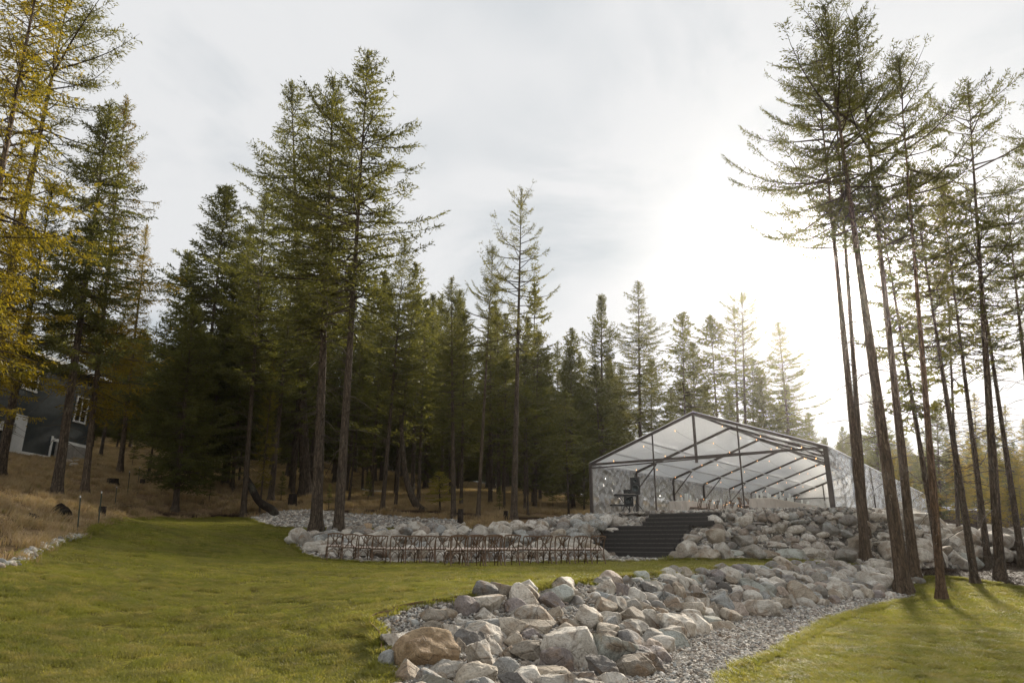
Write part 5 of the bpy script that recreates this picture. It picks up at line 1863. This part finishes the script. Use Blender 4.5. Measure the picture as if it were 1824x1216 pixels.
# end wall boards towards the camera
for i in range(nb_):
    z = hb + .06 + i * .18
    mb = MB()
    mb.box((HX - 4, hy0 - .012, z + .09), (8, .022, .19), Matrix.Rotation(math.radians(7), 4, 'X'))
    hpart('siding_board', mb, M['siding'])
for (y0, y1, z0, z1) in ((hy1 - .1, hy1 + .06, 0, 6.0), (hy0 - .05, hy0 + .12, 0, 6.0)):
    hpart('corner_trim', MB().box((HX + .035, (y0 + y1) / 2, hb + (z0 + z1) / 2), (.06, y1 - y0, z1 - z0)), M['trim'])
hpart('base_trim', MB().box((HX + .04, (hy0 + 44.6) / 2, hb - .05), (.05, 44.6 - hy0, .16)), M['trim'])
hpart('base_trim', MB().box((HX + .04, (44.6 + hy1) / 2, hb + 1.12), (.05, hy1 - 44.6, .2)), M['trim'])
hpart('foundation', MB().box((HX - 3.95, (hy0 + hy1) / 2, hb - 1.0), (7.96, hy1 - hy0 - .1, 2.0)), M['concrete'])
mb = MB().box((HX + .10, (44.9 + hy1) / 2, hb + .3), (.12, hy1 - 44.9, 1.42))
hpart('foundation_step', mb, M['concrete'])
dr = hpart('door', MB().box((HX + .05, 41.35, hb + 1.08), (.06, 1.0, 2.12)), M['doorw'])
o = link('handle', MB().lathe([(.002, 0), (.03, .01), (.03, .04), (.002, .05)], 8).mesh('handle', M['grey_metal']), dr, loc=(HX + .09, 40.95, hb + 1.05), rot=(0, math.pi / 2, 0))
for (yc, w_) in ((44.45, .14),):
    hpart('door_trim', MB().box((HX + .06, yc, hb + .6), (.07, w_, 1.45)), M['trim'])


def win(yc, zc, w, h):
    fr = hpart('window', MB().box((HX + .05, yc - w / 2, zc), (.08, .1, h)).box((HX + .05, yc + w / 2, zc), (.08, .1, h)).box((HX + .055, yc, zc + h / 2), (.08, w + .1, .1)).box((HX + .055, yc, zc - h / 2), (.09, w + .16, .12)), M['trim'])
    link('pane', MB().box((HX + .02, yc, zc), (.012, w, h)).mesh('pane', M['pane']), fr)
    link('mullion', MB().box((HX + .045, yc, zc), (.05, .08, h)).mesh('mullion', M['trim']), fr)
    link('mullion', MB().box((HX + .046, yc, zc), (.04, w, .05)).mesh('mullion', M['trim']), fr)


win(46.9, hb + 3.5, 1.25, 1.7)
win(37.2, hb + 2.9, 1.2, 1.6)
win(41.5, hb + 4.4, 1.2, 1.3)
rf = MB()
for s in (0, 1):
    xa, xb = (HX + .7, HX - 4.0) if s == 0 else (HX - 8.7, HX - 4.0)
    V = [(xa, hy0 - .6, hb + 5.9), (xa, hy1 + .6, hb + 5.9), (xb, hy1 + .6, hb + 8.4), (xb, hy0 - .6, hb + 8.4)]
    V += [(x, y, z + .12) for x, y, z in V]
    rf.raw(V, Q=[(0, 1, 2, 3), (7, 6, 5, 4), (0, 4, 5, 1), (3, 2, 6, 7), (1, 5, 6, 2), (0, 3, 7, 4)])
hpart('roof', rf, M['roofing'])
hpart('eave_trim', MB().box((HX + .68, (hy0 + hy1) / 2, hb + 5.9), (.06, hy1 - hy0 + 1.1, .2)), M['trim'])
g1_ = MB().raw([(HX - 8, hy1, hb + 6), (HX, hy1, hb + 6), (HX - 4, hy1, hb + 8.3), (HX - 8, hy0, hb + 6), (HX, hy0, hb + 6), (HX - 4, hy0, hb + 8.3)], T=[(0, 1, 2), (4, 3, 5)])
hpart('gable', g1_, M['siding'])
ac = empty('air_conditioner', (HX + .32, 40.0, hb + .95), 0, 'boxy white air conditioner on brackets beside the white house door', 'air conditioner')
link('casing', MB().box((0, 0, .27), (.4, .8, .54)).mesh('casing', M['trim']), ac)
for i in range(7):
    link('grille_bar', MB().box((.21, -.0, .08 + i * .065), (.02, .7, .02)).mesh('grille_bar', M['grey_metal']), ac)
for s in (-1, 1):
    link('bracket', MB().beam((-.3, s * .3, -.3), (.15, s * .3, 0), .03, .03).mesh('bracket', M['grey_metal']), ac)
# pile of pale stones under the house corner
for i, (u, v, w) in enumerate(((116, 818, 20), (128, 822, 14), (105, 822, 14), (137, 815, 12))):
    p, t = G(u, v + 10)
    V, T = rock_shape(700 + i, 3, .8)
    o = link('boulder', mesh('boulder', V, T, [M['stone']], smooth=True), loc=p + np.array([0, 0, .15]), scale=(w * .5 * t / F, w * .45 * t / F, w * .35 * t / F), rot=(0, .1 * i, i))
    o.color = (*COLS['tan'], 1)
    tag(o, ['largest tan stone', 'right tan stone', 'left tan stone', 'highest tan stone'][i] + ' piled under the corner of the dark house', 'boulder', 'stones under the house corner')

# ------------------------------------------------------------------ fence posts, stumps, logs
M['tpost'] = plain('green steel post', (.05, .06, .04), .6)
M['tpost_tip'] = plain('white post tip', (.6, .6, .58), .6)
FP = [(138, 951, 143, 886), (175, 935, 181, 878), (205, 900, 208, 868), (227, 882, 231, 841), (246, 860, 249, 833), (259, 846, 261, 836)]
FN = ['nearest', 'second', 'third', 'fourth', 'fifth', 'sixth']
for i, (bu, bv, tu, tv) in enumerate(FP):
    b, t = G(bu, bv)
    tp = at_y(tu, tv, b[1])
    r = empty('fence_post', tuple(b), 0, '%s thin green steel fence post along the dry grass slope' % FN[i], 'fence post', 'steel fence posts on the left slope')
    d = Vector(tp) - Vector(b)
    link('post', MB().beam((0, 0, -.2), tuple(d), .035, .012).beam((0, .012, -.2), tuple(d + Vector((0, .012, 0))), .010, .03).mesh('post', M['tpost']), r)
    link('tip', MB().beam(tuple(d), tuple(d * 1.06), .037, .016).mesh('tip', M['tpost_tip']), r)
M['stump'] = bark_mat('stump bark', (.012, .009, .008), (.06, .042, .030))
M['cutwood'] = plain('pale cut wood', (.42, .30, .19), .8, noise=.2, scale=12)


def stump(u, v, wpx, hpx, label, pale=False, cat='tree stump', name='tree_stump'):
    b, t = G(u, v)
    w, hh = wpx * t / F / 2, hpx * t / F
    r = empty(name, tuple(b), random.uniform(0, 6), label, cat)
    prof = [(w * 1.25, -.15), (w * 1.15, .03), (w, hh * .3), (w * .93, hh * .98)] if not pale else [(w, 0), (w * 1.02, hh * .3), (w, hh * .98)]
    link('bark', MB().lathe(prof, 12).mesh('bark', M['cutwood'] if pale else M['stump'], True), r)
    link('cut_face', MB().lathe([(w * .94, hh * .96), (w * .9, hh * 1.0), (.01, hh * 1.01)], 12).mesh('cut_face', M['cutwood'] if pale else M['stump']), r)
    return r


stump(655, 943, 15, 11, 'pale round of cut wood standing before the grey stone bank', True, 'log round', 'log_round')
stump(520, 904, 16, 24, 'broad dark tree stump just left of the twin tall firs')
stump(820, 935, 11, 28, 'slim grey brown stump beside the curved fir at the end of the stone bank')
stump(901, 925, 9, 15, 'short dark stump left of the tall leaning open fir')
stump(180, 922, 13, 20, 'dark bucket-like stump at the corner of the lawn')
stump(200, 862, 20, 10, 'wide low dark stump beside the third fence post')
stump(253, 862, 9, 9, 'small dark stump behind the far fence posts')


def mound(u, v, wpx, hpx, label, name='root_clump'):
    b, t = G(u, v)
    w = wpx * t / F / 2
    V, T = rock_shape(int(u * 7 + v), 4, .7, .12)
    o = link(name, mesh(name, V, T, [M['stump']], smooth=True), loc=b, scale=(w, w * .8, hpx * t / F))
    tag(o, label, 'root clump')


mound(105, 916, 48, 20, 'large dark upturned root clump in the dry grass below the two leaning trunks')
mound(55, 922, 34, 10, 'flat dark root clump in the dry grass nearest the frame edge')
mound(212, 905, 60, 5, 'long low dark earth clump along the back edge of the lawn')
mound(640, 898, 14, 8, 'small dark root clump above the stone bank by the forest edge')
for (u0, v0, z0, u1, v1, z1, rr, lb) in ((470, 925, 0, 440, 862, 0, .16, 'dark leaning dead trunk propped above the left end of the stone bank'),):
    b, t = G(492, 921)
    tp = at_y(438, 852, b[1] + 1.0)
    m1 = at_y(462, 893, b[1] + .5)
    o = link('leaning_log', MB().tube(smooth_poly([b - [0, 0, .2], at_y(487, 910, b[1] + .2), m1, at_y(448, 868, b[1] + .8), tp], 4, False), [.20] * 8 + [.17] * 9, 10).mesh('leaning_log', M['stump'], True))
    tag(o, lb, 'log')
b, t = G(745, 908)
pts_ = [at_y(u, v, 36.5) for u, v in ((763, 914), (750, 907), (738, 893), (728, 868), (721, 835), (717, 790), (714, 740))]
pts_[0][2] = h1(pts_[0][0], 36.5) - .2
r_ = link('bent_tree', None, loc=pts_[0])
tag(r_, 'bare fir trunk curving out of the ground behind the stone bank', 'tree')
o = link('trunk', MB().tube(smooth_poly([p - pts_[0] for p in pts_], 4, False), list(np.linspace(.24, .09, 25)), 10).mesh('trunk', M['bark'], True), r_)
o.color = (1, 1, 1, 1)
b, t = G(672, 878)
o = link('fallen_log', MB().tube([(-1.1, 0, .25), (-.2, .1, .12), (1.1, .2, .05)], [.06, .08, .07], 8).mesh('fallen_log', plain('bleached wood', (.5, .47, .42), .8), True), loc=b)
tag(o, 'thin bleached fallen log glinting deep between the forest trunks', 'log')
# light frame and pale plank at the far right of the slope
b = at_y(1688, 948, 40)
b[2] = at_y(1688, 950, 40)[2]
r = empty('metal_frame', tuple(b), .3, 'small pale metal frame standing on the far boulders behind the thin trunks', 'frame')
for s in (-1, 1):
    link('upright', MB().beam((s * .5, 0, -.5), (s * .42, 0, .28), .04, .04).mesh('upright', M['pole_silver']), r)
link('crossbar', MB().beam((-.42, 0, .28), (.42, 0, .28), .04, .04).mesh('crossbar', M['pole_silver']), r)

# ------------------------------------------------------------------ trees in the photograph
DK, MD, LT = (.98, 1.0, .9), (1.05, 1.05, .95), (1.25, 1.2, 1.0)
YL, YG, OR = (1.15, 1.0, .65), (.95, .88, .68), (.95, .80, .68)
T_ = tree_px
# left cluster
T_(100, 882, 197, 185, 'high0', label='dark fir with leaning trunk standing in front of the house, left of the yellowing larch', tint=DK, trunk_w=.33, crown_w=.85)
T_(150, 882, 226, 172, 'larch0', name='larch_tree', label='tall yellowing larch with hanging branches right of the dark fir by the house', tint=OR, trunk_w=.25, crown_w=1.0)
T_(-2, 850, 95, 330, 'high1', label='dark leaning fir in front of the air conditioner on the house', tint=DK, trunk_w=.34, crown_w=.8)
T_(-110, 880, 95, -170, 'larch1', name='larch_tree', label='towering golden green larch reaching over the top at the frame edge', tint=YG, trunk_w=.3, crown_w=1.0, Y=21.0)
T_(-20, 850, 40, 250, 'larch2', name='larch_tree', label='bright yellow larch drooping low at the frame edge beside the towering one', tint=YL, trunk_w=.22, crown_w=1.1, Y=24)
T_(-60, 860, 130, -40, 'clump2', label='tall open fir behind the towering golden larch', tint=LT, Y=27, crown_w=1.2)
T_(212, 850, 262, 400, 'larch2', name='larch_tree', label='thin brownish larch between the dark fir and the dense fir at the lawn corner', tint=OR, Y=42, crown_w=.8)
T_(312, 908, 345, 545, 'dense2', label='short dense dark fir sweeping low at the back corner of the lawn', tint=DK, trunk_w=.25, crown_w=1.25)
T_(345, 880, 405, 333, 'dense0', label='broad dense fir rising behind the short dark fir at the lawn corner', tint=DK, trunk_w=.3, Y=40, crown_w=1.25)
T_(310, 860, 338, 450, 'dense1', label='dense fir rising left of the broad one at the lawn corner', tint=DK, Y=44, crown_w=1.2)
T_(400, 870, 447, 400, 'dense2', label='dense fir filling between the broad fir and the straight one', tint=DK, Y=43, crown_w=1.15)
T_(433, 922, 474, 345, 'tall1', label='straight fir at the left end of the stone bank', tint=DK, trunk_w=.24, crown_w=1.2)
T_(462, 915, 490, 620, 'larch1', name='larch_tree', label='slender young larch with yellow tufts beside the leaning dead trunk', tint=YG, trunk_w=.09, crown_w=.6)
# the pair on the terrace
T_(563, 948, 594, 140, 'tall0', label='tall fir on the terrace, left of the pair behind the rounded rock wall end', tint=DK, trunk_w=.40, crown_w=1.15)
T_(602, 955, 656, 92, 'tall2', label='tallest fir on the terrace, right of the pair behind the first chairs', tint=MD, trunk_w=.34, crown_w=1.25)
T_(545, 880, 519, 146, 'tall1', label='tall fir deeper in the wood just left of the terrace pair', tint=DK, Y=42, crown_w=1.1)
T_(681, 909, 722, 425, 'tall2', label='slim fir behind the stone bank, right of the terrace pair', tint=MD, trunk_w=.2, crown_w=1.0)
T_(704, 908, 742, 470, 'far1', label='thin fir close behind the slim one at the stone bank', tint=MD, trunk_w=.14, Y=37)
T_(784, 908, 782, 842, 'sapling', name='fir_sapling', label='small yellow green fir sapling behind the right end of the stone bank', tint=(2.4, 2.1, 1.2), crown_w=1.6, trunk_w=.08)
T_(808, 922, 804, 495, 'tall0', label='fir with slightly curved trunk at the right end of the stone bank', tint=MD, trunk_w=.22, crown_w=.95)
T_(851, 924, 878, 440, 'clump1', label='reddish trunked fir between the stone bank and the tall open fir', tint=MD, trunk_w=.17, crown_w=.75)
T_(915, 930, 929, 337, 'open0', label='tall open fir with bare leaning trunk above the chairs', tint=LT, trunk_w=.27, crown_w=.9, spin=1.2)
T_(1040, 890, 1040, 760, 'dense1', label='young dark fir beside the left edge of the tent', tint=MD, Y=46, crown_w=1.1)
T_(950, 880, 952, 505, 'far0', label='fir deeper in the wood right of the tall open fir', tint=MD, Y=48, crown_w=1.1)
T_(1016, 880, 1019, 585, 'far2', label='narrow fir in the wood left of the tent', tint=MD, Y=52)
T_(1072, 880, 1071, 527, 'dense1', label='pointed dense fir rising behind the left corner of the tent', tint=MD, Y=52, crown_w=.85)
T_(1140, 880, 1137, 502, 'tall1', label='tallest fir behind the tent, left of its ridge', tint=LT, Y=56, crown_w=1.2)
T_(1222, 880, 1215, 560, 'far1', label='thin topped fir behind the tent ridge', tint=LT, Y=58, crown_w=1.35)
T_(1240, 880, 1234, 612, 'dense2', label='short bushy fir directly behind the tent peak', tint=MD, Y=62, crown_w=1.0)
T_(1284, 880, 1266, 565, 'far2', label='fir with long bare trunk behind the right roof slope', tint=LT, Y=60, crown_w=1.3)
T_(1316, 880, 1307, 545, 'clump0', label='left of two close firs with bare trunks behind the right roof slope', tint=LT, Y=64, crown_w=1.15)
T_(1328, 880, 1321, 520, 'open1', label='right of two close firs with bare trunks behind the right roof slope', tint=LT, Y=62, crown_w=1.0)
T_(1372, 880, 1352, 655, 'dense0', label='low dense fir behind the right roof slope', tint=LT, Y=66, crown_w=1.15)
T_(1415, 880, 1386, 574, 'tall2', label='wide fir last to the right behind the tent roof', tint=LT, Y=62, crown_w=1.2)
for i, (u, v, va, Y, lb) in enumerate(((1160, 640, 'dense1', 70, 'low bushy fir behind the tent, right of the tallest one'), (1195, 690, 'dense0', 72, 'low dark fir tucked behind the left roof slope'), (1105, 655, 'dense2', 60, 'bushy fir between the pointed fir and the tallest one'),
                                  (1255, 690, 'dense1', 74, 'low fir behind the tent just right of its peak'), (1340, 640, 'far3', 68, 'narrow fir behind the two close bare trunked firs'), (1400, 690, 'dense1', 76, 'low fir at the foot of the last wide fir'),
                                  (1440, 735, 'dense2', 78, 'lowest fir at the right end of the row behind the tent'), (1300, 700, 'dense0', 80, 'low dense fir filling the gap behind the right roof slope'), (1215, 655, 'far1', 66, 'slim fir beside the short bushy one behind the tent peak'))):
    T_(u, 880, u, v, va, label=lb, tint=MD, Y=Y, crown_w=1.15)
# right cluster
RB = (1.0, .95, .9)
T_(1543, 1001, 1452, 90, 'clump0', label='tall fir standing against the boulders at the bend, its trunk right of the tent corner', tint=MD, Y=24.6, trunk_w=.27, crown_w=.9, bark=RB)
T_(1549, 1000, 1477, 30, 'clump1', label='slimmer fir close behind the one against the boulders at the bend', tint=MD, Y=25.6, trunk_w=.20, crown_w=.8, bark=RB)
T_(1610, 1050, 1466, 8, 'clump2', label='thickest leaning fir at the tip of the gravel path', tint=MD, Y=21.0, trunk_w=.34, crown_w=.95, bark=RB)
T_(1630, 1033, 1524, 35, 'clump1', label='straight fir just behind the thickest one at the gravel tip', tint=MD, Y=22.8, trunk_w=.27, crown_w=.85, bark=RB)
T_(1677, 1064, 1600, 100, 'clump0', label='fir with reddish foot standing nearest on the lower lawn', tint=MD, Y=20.0, trunk_w=.20, crown_w=.8, bark=(1.2, 1.0, .85))
T_(1676, 1014, 1560, 330, 'far1', label='thin leaning fir behind the one on the lower lawn', tint=MD, Y=25.0, trunk_w=.19, crown_w=.7, bark=RB)
T_(1738, 1040, 1622, 300, 'open1', label='fir leaning on the edge of bare earth, right of the lower lawn trunk', tint=LT, Y=22.4, trunk_w=.20, crown_w=.75, bark=RB)
T_(1712, 985, 1680, 330, 'far2', label='very thin straight fir behind the leaning ones on bare earth', tint=LT, Y=30, trunk_w=.13, crown_w=1.0, bark=RB)
T_(1759, 997, 1672, 300, 'open0', label='fir in front of the last boulders on bare earth', tint=LT, Y=27.5, trunk_w=.21, crown_w=.9, bark=RB)
T_(1782, 1031, 1724, 144, 'open1', label='tall open fir standing on bare earth near the frame edge', tint=MD, Y=23.3, trunk_w=.27, crown_w=1.1, bark=RB)
T_(1822, 1010, 1722, 330, 'open0', label='leaning fir crossing behind the tall open fir on bare earth', tint=LT, Y=28, trunk_w=.22, crown_w=.8, bark=RB)
T_(1860, 1000, 1790, 330, 'clump2', label='fir at the frame edge beyond the bare earth', tint=MD, Y=26, trunk_w=.22, crown_w=.9, bark=RB)
T_(1900, 1020, 1850, 180, 'clump0', label='fir just past the frame edge reaching in with its branches', tint=MD, Y=27, trunk_w=.22, crown_w=.9, bark=RB)
# backdrop at the right: larches turning yellow and low firs
BK = [(1470, 780, 'dense1', 0, 72), (1500, 760, 'dense2', 0, 80), (1560, 690, 'dense0', 0, 66), (1600, 755, 'larch1', 1, 62), (1640, 790, 'dense2', 0, 70), (1668, 715, 'dense1', 0, 64), (1700, 745, 'larch0', 1, 58),
      (1735, 700, 'larch2', 1, 62), (1762, 735, 'dense1', 0, 68), (1790, 720, 'larch0', 1, 60), (1822, 745, 'larch1', 1, 64), (1850, 700, 'larch2', 1, 60), (1655, 820, 'larch2', 1, 52), (1715, 830, 'larch1', 1, 50), (1770, 820, 'larch0', 1, 52),
      (1812, 835, 'larch2', 1, 50), (1590, 800, 'larch0', 1, 68), (1530, 790, 'dense0', 0, 88)]
for i, (u, v, va, la, Y) in enumerate(BK):
    lb = ('yellow larch' if la else 'dark green fir') + ' of the far wood, %s' % (['left of the end of the tent', 'seen between the leaning trunks', 'behind the last boulders', 'near the frame edge'][0 if u < 1570 else 1 if u < 1680 else 2 if u < 1780 else 3])
    lb = ('tall ' if v < 730 else 'mid-sized ' if v < 795 else 'low ') + lb
    T_(u, 900, u, v, va, name='larch_tree' if la else 'fir_tree', label=lb, group='trees of the far wood at the right', Y=Y, tint=((1.0, .9, .7) if i % 2 else (1.15, .95, .65)) if la else MD, crown_w=1.15 if la else 1.0)
# forest mass
ENV = [(-200, 300), (180, 540), (260, 610), (330, 560), (450, 430), (560, 470), (650, 480), (700, 470), (760, 520), (800, 510), (870, 520), (950, 560), (1000, 610), (1060, 620), (1130, 640), (1200, 680), (1300, 700), (1400, 720), (1440, 760), (2100, 790)]
g = np.random.default_rng(77)
spots = []
tries = 0
while len(spots) < 122 and tries < 6000:
    tries += 1
    Y = g.uniform(37, 82) ** 1.0
    u = g.uniform(190, 1110) if g.random() < .86 else g.uniform(-150, 200)
    p = at_y(u, 900, Y)
    if any((p[0] - a) ** 2 + (p[1] - b_) ** 2 < 4.4 for a, b_ in spots):
        continue
    x = p[0]
    if x > FL.x + AX[0] / AX[1] * (Y - FL.y) - 2.2 - (Y - 33) * .0 and Y < 70:
        continue
    if -39.5 < x < -28.5 and 31 < Y < 51:
        continue
    if x < -24 and Y < 50:
        continue
    spots.append((x, p[1]))
    env = np.interp(u, [e[0] for e in ENV], [e[1] for e in ENV])
    v = env + abs(g.normal(0, 55)) + (g.random() < .3) * g.uniform(40, 170)
    b_ = np.array([x, Y, h1(x, Y) - .05])
    t_ = at_y(u + g.normal(0, 4), v, Y)
    t_[0] = x + g.normal(0, .25)
    Hh = t_[2] - b_[2]
    if Hh < 3.5:
        continue
    near = Y < 50
    dense = g.random() < .34
    va = ('dense%d' % g.integers(3)) if dense else ['far0', 'far1', 'far2', 'far3', 'tall0', 'tall1', 'tall2'][g.integers(7)]
    lb = ('tall ' if v < env + 35 else 'mid-height ' if v < env + 110 else 'low ') + ('bushy' if dense else 'bare trunked') + ' fir ' + ('early' if near else 'midway' if Y < 62 else 'deep') + ' in the wood ' + \
        ('beyond the house' if u < 190 else 'beyond the fence posts' if u < 270 else 'behind the dense corner fir' if u < 350 else 'behind the broad fir' if u < 430 else 'behind the leaning dead trunk' if u < 510 else 'behind the terrace pair' if u < 620 else
         'behind the log round' if u < 700 else 'behind the curving bare trunk' if u < 770 else 'behind the curved fir' if u < 840 else 'behind the tall open fir' if u < 950 else 'left of the tent' if u < 1050 else 'behind the tent')
    place_tree(b_, t_, va, 'fir_tree', lb, 'tree', 'firs crowding the wood behind the lawn', tint=DK if u < 700 else MD, crown_w=float(np.clip(13 / Hh, .8, 1.5)) * (1.0 if dense else 1.15))
for i, (u, v, h_, lb) in enumerate(((500, 893, 1.6, 'small dark fir seedling beside the broad stump'), (585, 905, 1.2, 'knee high fir seedling seen between the terrace pair'), (655, 895, 1.7, 'bushy fir seedling above the middle of the stone bank'), (890, 912, 1.3, 'low fir seedling at the wood edge before the tall open fir'),
                                 (985, 905, 2.0, 'fir seedling at the edge of the wood left of the tent'), (372, 895, 1.5, 'fir seedling in dry grass right of the dense corner fir'), (235, 830, 2.2, 'small fir seedling in dry grass below the house corner'), (325, 872, 1.9, 'small green fir seedling behind the dense corner fir'))):
    b_ = G(u, v)[0]
    place_tree(b_, b_ + np.array([0, 0, h_]), 'sapling', 'fir_sapling', lb, 'sapling', 'fir seedlings at the wood edge', tint=(1.1, 1.1, .9), crown_w=.6, trunk_w=.03)
# deep wood that closes the gaps: one mass far behind
VV, FF = [], []
g = np.random.default_rng(5)
PT, PR, PS, PI_ = [], [], [], []
for k in range(420):
    Y = g.uniform(84, 130)
    u = g.uniform(-300, 1130)
    x = at_y(u, 800, Y)[0]
    z = h1(x, Y)
    s = g.uniform(.62, 1.0) if k < 240 else g.uniform(.2, .36)
    PT.append((x, Y, z - .2))
    PR.append((0, 0, g.uniform(0, 6)))
    PS.append((s * (1.4 if k < 240 else 3.0), s * (1.4 if k < 240 else 3.0), s))
    PI_.append(g.integers(0, 2))
for k in range(150):
    Y = g.uniform(95, 170)
    u = g.uniform(1100, 2150)
    x = at_y(u, 800, Y)[0]
    z = h1(x, Y)
    vv = 770 + g.uniform(0, 60)
    hh = at_y(u, vv, Y)[2] - z
    s = float(np.clip(hh / 15.5, .3, 1.2))
    PT.append((x, Y, z - .2))
    PR.append((0, 0, g.uniform(0, 6)))
    PS.append((s * 1.2, s * 1.2, s))
    PI_.append(g.integers(0, 2))
mass_src = src_collection('wood', [TV['dense0']['crown'], TV['dense2']['crown']])
for o in mass_src.objects:
    o.color = (.9, .9, .85, 1)
scatter('far_wood', PT, np.array(PR), np.array(PS), PI_, mass_src)

# ------------------------------------------------------------------ thin warm haze in the air
HZ = True
if HZ:
    m, t = new_mat('haze')
    pv = N(t, 'ShaderNodeVolumePrincipled', {'Color': (.93, .93, .92, 1), 'Density': 0.00022, 'Anisotropy': 0.88})
    o_ = t.nodes.new('ShaderNodeOutputMaterial')
    t.links.new(pv.outputs[0], o_.inputs['Volume'])
    b = MB().box((0, 90, 22), (900, 620, 56)).mesh('haze', m)
    tag(link('haze', b), kind='stuff')

# labels that two things still share get their order from the left
byl = {}
for o in bpy.data.objects:
    if 'category' in o and 'label' in o:
        byl.setdefault(o['label'], []).append(o)
for lb, os_ in byl.items():
    if len(os_) > 1:
        P = np.array([tuple(o.location) for o in os_])
        u_, _v, _t = px_of(P)
        for k, i in enumerate(np.argsort(u_)):
            w = (['left', 'right'] if len(os_) == 2 else ['leftmost', 'second', 'third', 'fourth', 'fifth', 'sixth', 'seventh', 'eighth', 'ninth', 'tenth'])[min(k, 9)]
            os_[i]['label'] = ' '.join((w + ' ' + lb).split()[:16])
